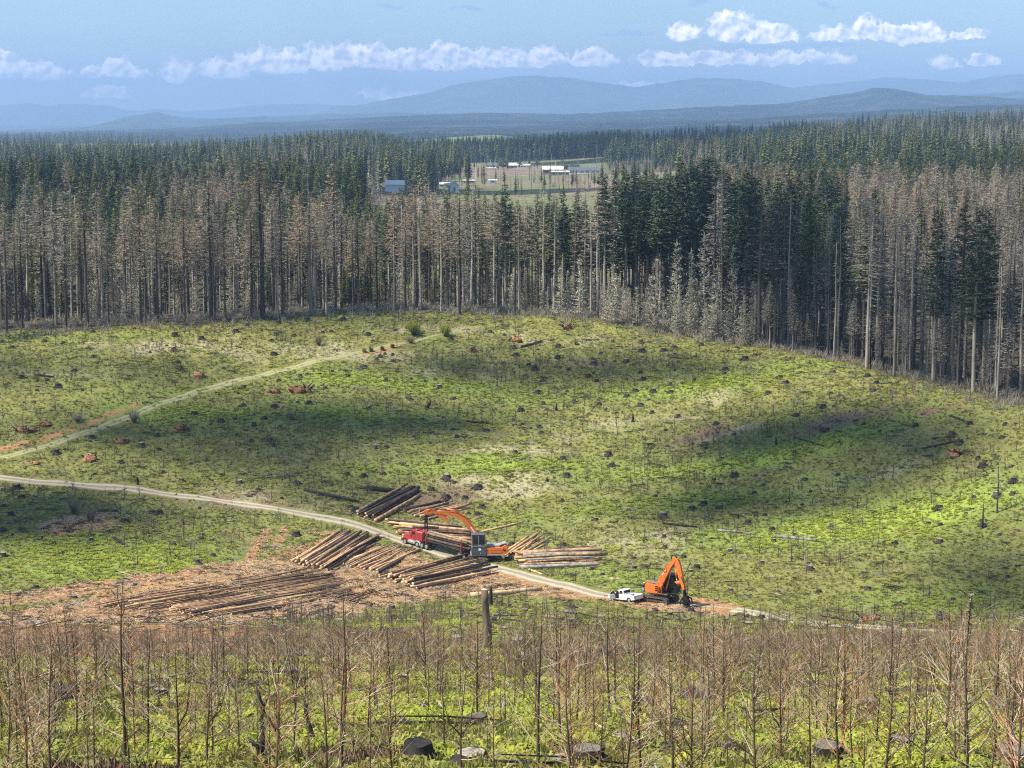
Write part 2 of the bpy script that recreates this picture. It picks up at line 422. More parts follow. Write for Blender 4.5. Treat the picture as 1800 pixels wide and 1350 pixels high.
# ------------------------------------------------------------------ ground cover masks
def poly_mask(px, x, y, soft=2.5):
    P = Gs(px)[:, :2]
    def inside(x, y):
        c = np.zeros(len(x), bool); n = len(P)
        for i in range(n):
            (x1, y1), (x2, y2) = P[i], P[(i+1) % n]
            k = (y1 > y) != (y2 > y)
            with np.errstate(divide='ignore', invalid='ignore'):
                c ^= k & (x < (x2-x1)*(y-y1)/(y2-y1+1e-12) + x1)
        return c
    bb = (x > P[:, 0].min()-8) & (x < P[:, 0].max()+8) & (y > P[:, 1].min()-8) & (y < P[:, 1].max()+8)
    out = np.zeros(len(x)); xs, ys = x[bb], y[bb]; a = np.zeros(len(xs))
    for k in range(10):
        th = k*2.4; r = soft*math.sqrt((k+.5)/10)
        a += inside(xs+r*math.cos(th), ys+r*math.sin(th))
    out[bb] = a/10; return out
LANDING = [(-250,1160),(-250,1090),(0,1078),(150,1052),(330,1018),(430,990),(520,962),(590,945),(680,962),(760,985),(870,1000),(940,1012),(1010,1030),(1060,1043),(1065,1054),(960,1048),(860,1046),(790,1052),(700,1062),(640,1072),(600,1085),(480,1090),(440,1120),(420,1150),(200,1165)]
LANDING2 = [(1060,1044),(1130,1056),(1230,1050),(1290,1062),(1330,1078),(1280,1084),(1200,1078),(1120,1070),(1060,1058)]
STRIPE = [(-200,1075),(0,1045),(160,1022),(330,1000),(420,985),(430,1000),(330,1020),(180,1042),(0,1066),(-200,1092)]
RUTS = [(462,930),(482,925),(470,950),(450,980),(425,990),(440,962)]
RUTS2 = [(496,925),(508,922),(500,950),(485,968),(478,960)]
PIT = [(60,925),(120,905),(200,900),(195,925),(130,938),(80,945)]
CUT = [(-40,792),(60,772),(130,750),(200,722),(250,703),(254,708),(218,726),(160,748),(105,768),(50,782),(-40,802)]
CUT2 = [(625,618),(700,603),(705,610),(640,625)]
def G_blobs(lst):
    out = []
    for (u, v, a, b, w) in lst:
        p = G(u, v); q = G(u+a, v); r = G(u, min(v+b, 1349)); 
        out.append((p[0], p[1], abs(q[0]-p[0])+.1, abs(r[1]-p[1])+.8, w))
    return out
FERN = G_blobs([(700,672,180,14,1),(1180,685,220,14,1),(150,590,200,10,.5),(1300,815,330,16,1.1),(900,815,200,14,.9),(1500,925,330,28,1.3),(1250,880,250,18,.8),
                (250,985,250,32,1.0),(150,1000,150,25,.9),(980,700,200,12,.5),(350,730,200,15,.7),(620,730,250,16,.6),(1650,1060,150,25,.6),(1000,1130,250,14,1.0),(700,1100,120,14,.9),
                (1060,1010,120,25,.6),(200,720,60,10,.3),(1500,640,150,6,.6),(1050,900,120,25,.35),(300,690,150,6,.4)])
DRY = G_blobs([(880,848,110,14,1.2),(850,870,120,12,.8),(1250,705,120,10,.6),(1260,765,90,10,.8),(880,790,110,7,1.1),(600,620,200,14,.8),(300,610,160,12,.8),(1100,745,150,12,.6),
               (780,580,130,8,.8),(1000,600,150,10,.5),(1300,640,90,6,.3),(560,800,150,10,.4),(1600,780,150,16,.5),(1120,960,130,30,.6),(1550,835,140,10,.6),(930,770,150,10,.5),
               (450,880,120,20,.7),(50,870,50,14,.3),(100,660,120,10,.5),(760,655,150,10,.4)])
BROWN = G_blobs([(500,1120,400,10,.8),(1000,1150,400,12,.5),(1500,1100,150,8,.5),(760,880,110,22,.7),(400,880,120,15,.5),(1250,760,80,10,.6),(800,740,100,10,.3),(1460,745,110,12,.6),(1000,640,120,8,.5),(1650,720,100,8,.6),(850,860,60,8,.3)])
def blobw(L, x, y):
    w = np.zeros(len(x))
    for (cx, cy, a, b, k) in L: w = np.maximum(w, k*np.exp(-((x-cx)/a)**2-((y-cy)/b)**2))
    return w
def vnoise(x, y, s, seed=0):
    r = np.random.default_rng(seed).random((256, 256))
    X = x/s+37.2; Y = y/s+91.7
    i = np.floor(X).astype(int); j = np.floor(Y).astype(int); fx = X-i; fy = Y-j
    fx = fx*fx*(3-2*fx); fy = fy*fy*(3-2*fy)
    g = lambda a, b: r[a % 256, b % 256]
    return (g(i, j)*(1-fx)+g(i+1, j)*fx)*(1-fy) + (g(i, j+1)*(1-fx)+g(i+1, j+1)*fx)*fy
def fbm(x, y, s, seed=0): return (vnoise(x, y, s, seed)+.5*vnoise(x, y, s/2.1, seed+1)+.25*vnoise(x, y, s/4.3, seed+2))/1.75
def soil_mask(x, y):
    m = np.zeros(len(x))
    for P_, s in ((LANDING, 3.0), (LANDING2, 2.0), (STRIPE, 1.6), (RUTS, .9), (RUTS2, .8), (PIT, 2.0), (CUT, 1.5), (CUT2, 1.5)):
        m = np.maximum(m, poly_mask(P_, x, y, s))
    return m
ROAD_PX = [(-420,806),(-200,822),(0,841),(120,850),(250,862),(350,875),(450,890),(540,905),(620,922),(700,946),(760,966),(820,985),(900,1006),(980,1027),(1060,1048),(1130,1057),(1210,1062),(1300,1072)]
ROAD_W = Gs(ROAD_PX)
def road_dist(x, y, P=None):
    P = ROAD_W if P is None else P
    d = np.full(len(x), 1e9)
    for i in range(len(P)-1):
        a = P[i, :2]; b = P[i+1, :2]; ab = b-a; L = (ab**2).sum()
        t = np.clip(((x-a[0])*ab[0]+(y-a[1])*ab[1])/L, 0, 1)
        d = np.minimum(d, np.hypot(x-a[0]-t*ab[0], y-a[1]-t*ab[1]))
    return d

# ------------------------------------------------------------------ ground sheet
def grid_mesh(name, X, Y, Z):
    nr, nc = X.shape
    me = bpy.data.meshes.new(name)
    me.vertices.add(nr*nc); me.vertices.foreach_set('co', np.stack([X, Y, Z], -1).astype('f').ravel())
    idx = np.arange(nr*nc).reshape(nr, nc)
    q = np.stack([idx[:-1,:-1], idx[:-1,1:], idx[1:,1:], idx[1:,:-1]], -1).reshape(-1, 4)
    me.loops.add(q.size); me.loops.foreach_set('vertex_index', q.ravel().astype('i'))
    me.polygons.add(len(q)); me.polygons.foreach_set('loop_start', (np.arange(len(q))*4).astype('i'))
    me.polygons.foreach_set('use_smooth', np.ones(len(q), bool))
    me.update(calc_edges=True); me.validate()
    return me
def fattr(me, name, arr):
    a = me.attributes.new(name, 'FLOAT', 'POINT'); a.data.foreach_set('value', np.asarray(arr, 'f').ravel())
rows = np.r_[np.linspace(-60, 38, 30), np.geomspace(40, 700, 520), np.geomspace(712, 43000, 125)]
sc_ = np.linspace(-1, 1, 760)
YY, SS = np.meshgrid(rows, sc_, indexing='ij')
XX = SS*(30 + 0.36*np.maximum(YY, 0) + 0.25*np.maximum(YY-2000, 0))
ZZ = zt(XX.ravel(), YY.ravel()).reshape(XX.shape)
gm = grid_mesh('ground', XX, YY, ZZ)
xf, yf = XX.ravel(), YY.ravel()
fattr(gm, 'soil', soil_mask(xf, yf)*(yf < 700))
fattr(gm, 'fern', blobw(FERN, xf, yf)); fattr(gm, 'dry', blobw(DRY, xf, yf)*.75); fattr(gm, 'brown', blobw(BROWN, xf, yf))
fattr(gm, 'orange', np.maximum(poly_mask(CUT, xf, yf, 1.2), poly_mask(CUT2, xf, yf, 1.2)))
uf = uof(xf, np.maximum(yf, 50))
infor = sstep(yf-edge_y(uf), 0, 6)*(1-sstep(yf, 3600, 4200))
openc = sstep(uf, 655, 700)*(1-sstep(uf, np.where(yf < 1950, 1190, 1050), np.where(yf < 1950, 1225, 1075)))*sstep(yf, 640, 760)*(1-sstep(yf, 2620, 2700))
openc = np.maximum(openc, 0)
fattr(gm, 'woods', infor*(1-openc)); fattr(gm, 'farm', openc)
def ground_mat():
    m = bpy.data.materials.new('ground_mat'); m.use_nodes = True; t = NT(m.node_tree); b = t.n['Principled BSDF']
    pos = t.add('ShaderNodeNewGeometry').outputs['Position']
    at_ = lambda n: t.add('ShaderNodeAttribute', attribute_name=n).outputs['Fac']
    big = t.noise(t.vmath('MULTIPLY', pos, (1, 1.3, 0)), .055, 4, .6, .6)
    mid = t.noise(pos, .35, 4, .65)
    fin = t.noise(pos, 2.2, 4, .65)
    c = t.mix(t.ramp(mid, .35, .65), (.14,.145,.042), (.25,.235,.07))
    fr = t.math('ADD', t.math('MULTIPLY', at_('fern'), .42), t.math('ADD', t.math('MULTIPLY', big, .5), t.math('MULTIPLY', mid, .35)))
    c = t.mix(t.ramp(fr, .42, .68), c, (.19,.24,.05))
    c = t.mix(t.ramp(fr, .62, .9), c, (.27,.34,.055))
    dr = t.math('ADD', t.math('MULTIPLY', at_('dry'), .5), t.math('MULTIPLY', t.noise(t.vmath('ADD', pos, (91, 17, 5)), .11, 5, .65, .5), .9))
    c = t.mix(t.ramp(dr, .52, .82), c, (.38,.33,.19))
    br = t.math('ADD', t.math('MULTIPLY', at_('brown'), .45), t.math('MULTIPLY', t.noise(t.vmath('ADD', pos, (31, 77, 5)), .16, 5, .65, .4), .95))
    c = t.mix(t.ramp(br, .54, .76), c, (.22,.145,.09))
    bs = t.noise(t.vmath('ADD', pos, (11, 7, 55)), .7, 4, .7)
    c = t.mix(t.math('MULTIPLY', t.ramp(bs, .60, .72), .7), c, (.25,.15,.10))
    # fine dark specks and pale specks: char, dead twigs, bark chips
    c = t.mix(t.math('MULTIPLY', t.ramp(fin, .54, .66), .75), c, (.04,.038,.018))
    f3 = t.noise(t.vmath('ADD', pos, (3, 9, 1)), 1.3, 4, .7)
    c = t.mix(t.math('MULTIPLY', t.ramp(f3, .55, .68), .6), c, (.30,.33,.09))
    vf = t.noise(pos, 5.5, 3, .7)
    c = t.mix(t.math('MULTIPLY', t.ramp(vf, .64, .74), .55), c, (.42,.38,.28))
    so = t.math('ADD', at_('soil'), t.math('MULTIPLY', t.math('SUBTRACT', t.noise(pos, .5, 5, .7), .5), 1.5))
    socol = t.mix(t.ramp(t.noise(pos, .8, 5, .7), .35, .65), (.46,.25,.11), (.27,.145,.068))
    socol = t.mix(t.math('MULTIPLY', t.ramp(vf, .60, .70), .7), socol, (.64,.50,.31))
    socol = t.mix(t.math('MULTIPLY', at_('orange'), t.ramp(t.noise(pos, .6, 4, .7), .38, .6)), socol, (.42,.20,.10))
    c = t.mix(t.ramp(so, .42, .62), c, socol)
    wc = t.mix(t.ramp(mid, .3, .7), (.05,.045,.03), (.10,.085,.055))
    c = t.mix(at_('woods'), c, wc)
    fm = t.noise(t.vmath('MULTIPLY', pos, (1, .35, 0)), .007, 4, .6)
    fc = t.mix(t.ramp(fm, .44, .52), (.23,.17,.12), (.15,.18,.065))
    fc = t.mix(t.math('MULTIPLY', t.ramp(t.noise(pos, .05, 5, .75), .42, .6), .75), fc, (.12,.10,.075))
    fc = t.mix(t.math('MULTIPLY', t.ramp(t.noise(pos, .11, 4, .75), .58, .68), .6), fc, (.42,.36,.27))
    c = t.mix(at_('farm'), c, fc)
    # the far lowland: woods with paler fields
    sy = t.add('ShaderNodeSeparateXYZ', inp={0: pos}).outputs[1]
    ff = t.noise(t.vmath('MULTIPLY', pos, (1, .5, 0)), .0011, 5, .62)
    fc2 = t.mix(t.ramp(ff, .55, .62), (.02,.032,.03), (.07,.09,.055))
    c = t.mix(t.ramp(sy, 3600, 4200), c, fc2)
    t.l.new(c, b.inputs['Base Color']); b.inputs['Roughness'].default_value = .95; b.inputs['Specular IOR Level'].default_value = .1
    h = t.math('ADD', t.math('MULTIPLY', fin, .6), t.math('MULTIPLY', vf, .3))
    bp = t.add('ShaderNodeBump', inp={'Height': h, 'Strength': .9, 'Distance': .35})
    t.l.new(bp.outputs[0], b.inputs['Normal'])
    return m
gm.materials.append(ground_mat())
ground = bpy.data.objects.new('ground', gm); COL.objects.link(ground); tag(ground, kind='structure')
del XX, YY, ZZ, SS

# ------------------------------------------------------------------ roads
def strip(name, Pw, width, m, off=0.07, sub=8, wob=.35, taper=0.0):
    P = np.array(Pw)[:, :2]
    seg = np.r_[0, np.cumsum(np.hypot(*np.diff(P, axis=0).T))]
    n = int(seg[-1]/1.2); s = np.linspace(0, seg[-1], n)
    # smooth the polyline
    cx = np.interp(s, seg, P[:, 0]); cy = np.interp(s, seg, P[:, 1])
    k = np.ones(9)/9
    for _ in range(3):
        cx = np.r_[cx[:4], np.convolve(cx, k, 'valid'), cx[-4:]]; cy = np.r_[cy[:4], np.convolve(cy, k, 'valid'), cy[-4:]]
    tx = np.gradient(cx); ty = np.gradient(cy); L = np.hypot(tx, ty); nx, ny = -ty/L, tx/L
    a = np.linspace(-.5, .5, sub+1)
    tp_ = np.clip((seg[-1]-s)/taper, .06, 1)**.7 if taper else 1.0
    wl = width*(1+wob*(vnoise(s, s*0, 3, 5)-.5)+wob*.6*(vnoise(s, s*0, 1, 6)-.5))*tp_
    X = cx[:, None]+nx[:, None]*a[None]*wl[:, None]; Y = cy[:, None]+ny[:, None]*a[None]*wl[:, None]
    Z = zt(X.ravel(), Y.ravel()).reshape(X.shape)+off
    Z[:, 0] -= off+.1; Z[:, -1] -= off+.1
    me = grid_mesh(name, X, Y, Z); fattr(me, 'across', np.broadcast_to(a[None], X.shape)); me.materials.append(m)
    o = bpy.data.objects.new(name, me); COL.objects.link(o); tag(o, kind='structure'); return o
def road_mat(name, rut, mid_, edge, rutpos=.24):
    m = bpy.data.materials.new(name); m.use_nodes = True; t = NT(m.node_tree); b = t.n['Principled BSDF']
    pos = t.add('ShaderNodeNewGeometry').outputs['Position']
    a = t.math('ABSOLUTE', t.add('ShaderNodeAttribute', attribute_name='across').outputs['Fac'])
    n1 = t.noise(pos, .9, 4, .65); n2 = t.noise(pos, 4, 3, .7)
    d = t.math('ADD', t.math('ABSOLUTE', t.math('SUBTRACT', a, rutpos)), t.math('MULTIPLY', t.math('SUBTRACT', n1, .5), .22))
    c = t.mix(t.ramp(d, .07, .15), rut, mid_)
    e = t.math('ADD', a, t.math('MULTIPLY', t.math('SUBTRACT', n1, .5), .25))
    c = t.mix(t.ramp(e, .36, .45), c, edge)
    c = t.mix(t.math('MULTIPLY', t.ramp(n2, .5, .8), .35), c, (.16,.13,.10))
    t.l.new(c, b.inputs['Base Color']); b.inputs['Roughness'].default_value = .95; b.inputs['Specular IOR Level'].default_value = .1
    t.l.new(t.add('ShaderNodeBump', inp={'Height': n2, 'Strength': .5, 'Distance': .1}).outputs[0], b.inputs['Normal'])
    return m
GRAVEL = road_mat('gravel_mat', (.42,.355,.26), (.27,.235,.15), (.20,.185,.09))
strip('gravel_road', ROAD_W, 4.0, GRAVEL, taper=26)
TRACK = Gs([(-300,850),(-100,825),(0,806),(100,780),(170,755),(230,733),(300,702),(360,685),(430,668),(500,650),(570,632),(640,618),(710,604),(760,592),(800,582),(850,574)])
strip('dirt_track', TRACK, 2.9, road_mat('track_mat', (.34,.30,.18), (.24,.25,.09), (.19,.22,.06), .2), taper=60)
TRACK2 = Gs([(1290,1072),(1380,1086),(1450,1101),(1550,1108),(1650,1112),(1760,1114),(1900,1118),(2100,1125)])
strip('dirt_track', TRACK2, 4.5, road_mat('track_mat_right', (.44,.39,.28), (.28,.27,.15), (.17,.20,.07)), taper=25)

# ------------------------------------------------------------------ far hills
def ridge(name, prof, Y, depth, col, colf, wl=1800, rough=.22, seed=0, zb=40):
    prof = np.array(prof, float)
    u = np.arange(-420, 2221, 5.0)
    vtop = np.interp(u, prof[:, 0], prof[:, 1])
    k = np.ones(5)/5; vtop = np.r_[vtop[:2], np.convolve(vtop, k, 'valid'), vtop[-2:]]
    vtop = vtop + (vnoise(u, u*0, 18, seed)-.5)*1.6 + (vnoise(u, u*0, 5, seed+3)-.5)*1.0
    Ht = CAMZ - (vtop-225)/F*Y
    d = np.r_[np.linspace(-1, 0, 46), np.linspace(.04, .8, 14)]
    yy = Y + d*depth
    U, D = np.meshgrid(u, yy)
    Xr = (U-900)/F*(Y + (D-Y)*.35)
    prof_d = np.where(d < 0, (1+d)**1.35, np.clip(1-d*1.1, 0, 1))[:, None]
    spur = fbm(Xr+1e5, D+1e5, wl, seed+7)-.5
    spur += .35*(fbm(Xr+1e5, D+1e5, wl/6, seed+9)-.5)
    Z = zb + (Ht[None]-zb)*prof_d
    Z = Z + spur*rough*4*(Ht[None]-zb)*prof_d*(1-prof_d)
    me = grid_mesh(name, Xr, D, Z)
    m = bpy.data.materials.new(name+'_mat'); m.use_nodes = True; t = NT(m.node_tree); b = t.n['Principled BSDF']
    pos = t.add('ShaderNodeNewGeometry').outputs['Position']
    n = t.noise(pos, 3.2/wl, 6, .68)
    c = t.mix(t.ramp(n, .50, .58), col, colf)
    n3 = t.noise(pos, 14/wl, 4, .7)
    c = t.mix(t.ramp(n3, .5, .7), c, tuple(x*.6 for x in col))
    t.l.new(c, b.inputs['Base Color']); b.inputs['Roughness'].default_value = 1; b.inputs['Specular IOR Level'].default_value = 0
    me.materials.append(m)
    o = bpy.data.objects.new(name, me); COL.objects.link(o); tag(o, kind='structure'); return o
ridge('mountains', [(-420,190),(0,188),(60,181),(90,188),(120,183),(200,186),(222,193),(250,197),(280,191),(330,197),(400,192),(460,185),(560,183),(620,188),(750,195),(1300,190),(2220,190)], 36000, 6000, (.05,.07,.05), (.09,.11,.07), 2600, seed=1)
ridge('mountains', [(-420,225),(500,215),(560,200),(600,187),(640,184),(700,173),(760,163),(800,150),(850,143),(900,136),(930,134),(1000,139),(1060,147),(1120,155),(1160,147),(1220,139),(1290,140),(1340,146),(1385,156),(1450,165),(1600,175),(2220,190)], 27000, 6500, (.045,.065,.045), (.08,.10,.06), 2400, seed=2)
ridge('mountains', [(-420,230),(1250,200),(1380,157),(1430,150),(1480,147),(1555,137),(1600,140),(1680,147),(1740,135),(1800,132),(1900,128),(2220,140)], 30000, 6000, (.045,.065,.045), (.08,.10,.06), 2400, seed=3)
ridge('hills', [(-420,230),(0,230),(180,222),(230,205),(280,197),(320,206),(380,209),(440,206),(520,203),(620,200),(700,198),(900,205),(1200,200),(1500,176),(1700,168),(1800,160),(2220,160)], 19000, 4500, (.03,.045,.04), (.06,.075,.055), 1500, seed=4)
ridge('hills', [(-420,232),(0,234),(300,226),(450,216),(560,212),(700,204),(860,198),(1000,201),(1100,196),(1250,188),(1380,182),(1440,172),(1500,164),(1530,155),(1570,158),(1620,168),(1720,170),(1800,176),(1950,180),(2220,185)], 12500, 3500, (.018,.03,.034), (.045,.06,.05), 900, seed=5)
ridge('hills', [(-420,240),(0,241),(300,236),(500,230),(700,224),(900,222),(1100,216),(1300,210),(1500,196),(1700,186),(1900,180),(2220,178)], 8000, 2200, (.016,.028,.03), (.05,.065,.05), 520, seed=6)
ridge('hills', [(-420,250),(400,252),(700,247),(780,243),(830,238),(870,237),(930,243),(1000,246),(1200,250),(2220,250)], 4600, 700, (.17,.19,.09), (.10,.13,.06), 300, rough=.1, seed=8)

# ------------------------------------------------------------------ tree prototypes
def rv(a, b): return random.uniform(a, b)
def blade(mb, p, d, L, w, up=None, mi=0):      # a thin two-triangle leaf / twig
    d = d.normalized(); s_ = d.cross(Vector((0,0,1)) if up is None else up)
    if s_.length < 1e-3: s_ = Vector((1,0,0))
    s_ = s_.normalized()*w*.5
    mb.poly([p-s_*.5, p+s_*.5, p+d*L*.55+s_, p+d*L, p+d*L*.55-s_], [(0,1,2,3,4)], mi)
def conifer(h, r, base, style, seed, nb=None):
    """crown and trunk of one conifer; returns two builders"""
    random.seed(seed)
    tr, cr = MB(), MB()
    lean = Vector((rv(-.012,.012), rv(-.012,.012), 0))
    ax = lambda z: Vector((lean.x*z + .08*math.sin(z*.35+seed), lean.y*z + .08*math.cos(z*.3+seed), z))
    r0 = h*.0105
    tr.tube([ax(z) for z in (-.6, .5, h*.2, h*.4, h*.6, h*.8, h*.97)], [r0*1.35, r0*1.05, r0*.92, r0*.78, r0*.58, r0*.32, .03], 7, cap=True)
    dead = style in ('dead', 'sparse', 'pale')
    # bare stubs on the lower trunk
    for _ in range(int(h*(.9 if dead else .4))):
        z = rv(h*.12, h*base+1); a = rv(0, 6.28); L = rv(.3, 1.5)
        d = Vector((math.cos(a), math.sin(a), rv(-.35, .15)))
        p = ax(z); tr.tube([p, p+d*L*.6+Vector((0,0,-.05)), p+d*L], [.05,.035,.012], 3, cap=False)
    z = h*base
    step = .34 if style in ('dead','pale') else (.55 if style == 'sparse' else .32)
    while z < h*.985:
        q = (z-h*base)/(h*(1-base))
        env = (min(1, q*4+.4))*(1-q)**.88*1.12 if style != 'pale' else (1-q)**.85
        nbr = 4 if style != 'sparse' else 3
        for k in range(nbr):
            a = rv(0, 6.28); L = r*env*(rv(.3,.8) if random.random() < .3 else rv(.8,1.15))+.18
            if style == 'sparse' and random.random() < .3: L *= .4
            if random.random() < .06: continue
            hd = Vector((math.cos(a), math.sin(a), 0))
            droop = rv(-.35, .0) if style in ('dead','sparse') else rv(-.28, .12)
            if q > .85: droop = rv(.1, .6)
            p0 = ax(z+rv(-.2,.2)); pts = [p0]
            for i in (1, 2, 3):
                f_ = i/3; lift = (.16 if style != 'pale' else .34)*f_*f_*L
                pts.append(p0+hd*L*f_+Vector((0,0,droop*L*f_+lift)))
            cr.tube(pts, [.045,.03,.02,.008], 3, cap=False, mi=1)
            side = Vector((-hd.y, hd.x, 0))
            dens = {'dead':4.0,'sparse':2.4,'pale':4.2,'live':6.0}[style]
            nt = max(3, int(L*dens))
            for j in range(nt):
                f_ = rv(.12, 1.0); i = min(2, int(f_*3)); p = pts[i].lerp(pts[i+1], f_*3-i)
                sg = random.choice((-1, 1))
                if style == 'live':
                    d = hd*rv(.3,1)+side*sg*rv(.4,1.1)+Vector((0,0,rv(-.5,.2)))
                    blade(cr, p, d, rv(.45,.95)*(1.1-f_*.4), rv(.24,.42), Vector((rv(-.4,.4), rv(-.4,.4), 1)))
                elif style == 'pale':
                    d = hd*rv(.3,.9)+side*sg*rv(.3,1)+Vector((0,0,rv(-.3,.7)))
                    blade(cr, p, d, rv(.35,.8), rv(.08,.16), Vector((rv(-.4,.4), rv(-.4,.4), 1)))
                else:
                    d = hd*rv(.55,1.1)+side*sg*rv(.15,.7)+Vector((0,0,rv(-.4,.12)))
                    blade(cr, p, d, rv(.4,.95), rv(.07,.15), Vector((rv(-.6,.6), rv(-.6,.6), 1)))
        z += step*rv(.7, 1.3)
    for k in range(5): blade(cr, ax(h*.93+k*h*.014), Vector((rv(-.3,.3), rv(-.3,.3), 1)), .9, .12)
    return tr, cr
def snag(h, seed, stubs=1.6, top=.25):
    random.seed(seed); tr = MB(); cr = MB()
    r0 = h*.010
    ax = lambda z: Vector((.1*math.sin(z*.3+seed), .1*math.cos(z*.25+seed), z))
    tr.tube([ax(z) for z in (-.6,.5,h*.25,h*.5,h*.75,h)], [r0*1.3, r0, r0*.85, r0*.65, r0*.42, r0*top], 7)
    for _ in range(int(h*stubs)):
        z = rv(h*.25, h*.98); a = rv(0,6.28); L = rv(.4, 2.2)*(1.15-z/h)+.3
        d = Vector((math.cos(a), math.sin(a), rv(-.45,.05))); p = ax(z)
        cr.tube([p, p+d*L*.5, p+d*L+Vector((0,0,.15*L))], [.05,.035,.01], 3, cap=False, mi=1)
        for j in range(2): blade(cr, p+d*L*rv(.3,.9), d+Vector((rv(-1,1), rv(-1,1), rv(-.5,.5))), rv(.3,.7), .07)
    return tr, cr
def low_conifer(h, r, base, seed, dead=False):
    """cheap tree for distances past half a kilometre: rings of ragged drooping blades"""
    random.seed(seed); tr, cr = MB(), MB()
    tr.tube([(0,0,-.5),(0,0,h*.5),(0,0,h*.96)], [h*.011, h*.007, .03], 5, cap=False)
    z = h*base; n = 0
    while z < h*.98:
        q = (z-h*base)/(h*(1-base)); env = min(1, q*3+.4)*(1-q)**.8
        for k in range(6 if not dead else 5):
            a = rv(0,6.28); L = r*env*rv(.6,1.15)+.25
            d = Vector((math.cos(a), math.sin(a), rv(-.5,-.05)))
            blade(cr, Vector((0,0,z+rv(-.3,.3))), d, L, (L*.42+.2) if not dead else L*.12+.08, Vector((rv(-.3,.3), rv(-.3,.3), 1)))
        z += h*.022*rv(.8,1.2)*(1.25 if dead else 1)
    return tr, cr

class Proto:
    def __init__(s, name, trunk, crown, mt, mc, h):
        s.h = h; s.mt = trunk.mesh(name+'_trunk', mt, True); s.mc = crown.mesh(name+'_crown', [mc, mt])
        both = MB().merge(crown).merge(trunk, 1); s.all = both.mesh(name, [mc, mt])
DEAD, SPARSE, LIVE, PALE, SNAG = [], [], [], [], []
specs = [('needle_brown',.46),('needle_brown',.54),('needle_rust',.5),('needle_grey',.5),('needle_brown',.36),('needle_rust',.56),('needle_olive',.58),('needle_brown',.6),('needle_grey',.44)]
for i, (m_, b_) in enumerate(specs):
    DEAD.append(Proto('dead_conifer_mesh', *conifer(32, rv(3.6,4.6), b_, 'dead', 100+i), M['bark_dead'] if i % 2 else M['bark_burnt'], M[m_], 32))
for i in range(4):
    SPARSE.append(Proto('sparse_conifer_mesh', *conifer(31, 2.5, .25+.08*i, 'sparse', 200+i), M['bark_dead'] if i % 2 else M['bark_burnt'], M['needle_grey' if i != 2 else 'needle_brown'], 31))
for i in range(5):
    LIVE.append(Proto('live_conifer_mesh', *conifer(32, [4.0,3.4,4.2,3.8,3.6][i], [.38,.46,.5,.2,.55][i], 'live', 300+i), M['bark_burnt'] if i % 2 else M['bark_dead'], M['needle_green' if i % 2 else 'needle_dark'], 32))
for i in range(5):
    PALE.append(Proto('pale_conifer_mesh', *conifer(15, 3.0, .06, 'pale', 400+i), M['bark_dead'], M['needle_pale'], 15))
for i in range(4):
    SNAG.append(Proto('snag_mesh', *snag(27, 500+i), M['bark_burnt'] if i % 2 else M['bark_dead'], M['needle_grey'], 27))
LOW = [Proto('low_conifer_mesh', *low_conifer(30, rv(4.2,5.2), .15+.1*(i % 3), 600+i), M['bark_dead'], M['needle_dark' if i in (1, 3) else 'needle_green'], 30) for i in range(5)]
LOWD = [Proto('low_dead_mesh', *low_conifer(28, 3.0, .3, 620+i, True), M['bark_dead'], M['needle_grey' if i % 2 else 'needle_brown'], 28) for i in range(4)]

# ------------------------------------------------------------------ scatter helper for what nobody could count
def scatter(name, meshes, x, y, rz, sc, idx, label, zoff=0.0, z=None):
    hid = bpy.data.collections.new(name+'_kinds')
    for k, me in enumerate(meshes):
        hid.objects.link(bpy.data.objects.new('%s_kind_%02d' % (name, k), me))
    n = len(x); zz = zt(x, y)+zoff if z is None else z
    me = bpy.data.meshes.new(name); me.vertices.add(n)
    me.vertices.foreach_set('co', np.stack([x, y, zz], -1).astype('f').ravel())
    fattr(me, 'rz', rz); fattr(me, 'sc', sc)
    a = me.attributes.new('idx', 'INT', 'POINT'); a.data.foreach_set('value', np.asarray(idx, 'i'))
    o = bpy.data.objects.new(name, me); COL.objects.link(o)
    g = bpy.data.node_groups.new(name+'_nodes', 'GeometryNodeTree')
    g.interface.new_socket('Geometry', in_out='INPUT', socket_type='NodeSocketGeometry')
    g.interface.new_socket('Geometry', in_out='OUTPUT', socket_type='NodeSocketGeometry')
    t = NT(g); gi = t.add('NodeGroupInput'); go = t.add('NodeGroupOutput')
    ci = t.add('GeometryNodeCollectionInfo'); ci.inputs['Collection'].default_value = hid
    ci.inputs['Separate Children'].default_value = True; ci.inputs['Reset Children'].default_value = True
    na = lambda nm, ty: t.add('GeometryNodeInputNamedAttribute', data_type=ty, inp={0: nm}).outputs[0]
    rot = t.add('ShaderNodeCombineXYZ', inp={2: na('rz', 'FLOAT')})
    e2r = t.add('FunctionNodeEulerToRotation', inp={0: rot.outputs[0]})
    ip = t.add('GeometryNodeInstanceOnPoints')
    t.l.new(gi.outputs[0], ip.inputs['Points']); t.l.new(ci.outputs[0], ip.inputs['Instance'])
    ip.inputs['Pick Instance'].default_value = True
    t.l.new(na('idx', 'INT'), ip.inputs['Instance Index'])
    t.l.new(e2r.outputs[0], ip.inputs['Rotation']); t.l.new(na('sc', 'FLOAT'), ip.inputs['Scale'])
    t.l.new(ip.outputs[0], go.inputs[0])
    md = o.modifiers.new('scatter', 'NODES'); md.node_group = g
    tag(o, label, None, None, 'stuff'); return o
def sector(n, u0, u1, y0, y1):
    yy = np.sqrt(rng.random(n)*(y1*y1-y0*y0)+y0*y0); uu = u0+rng.random(n)*(u1-u0)
    return (uu-900)/F*yy, yy

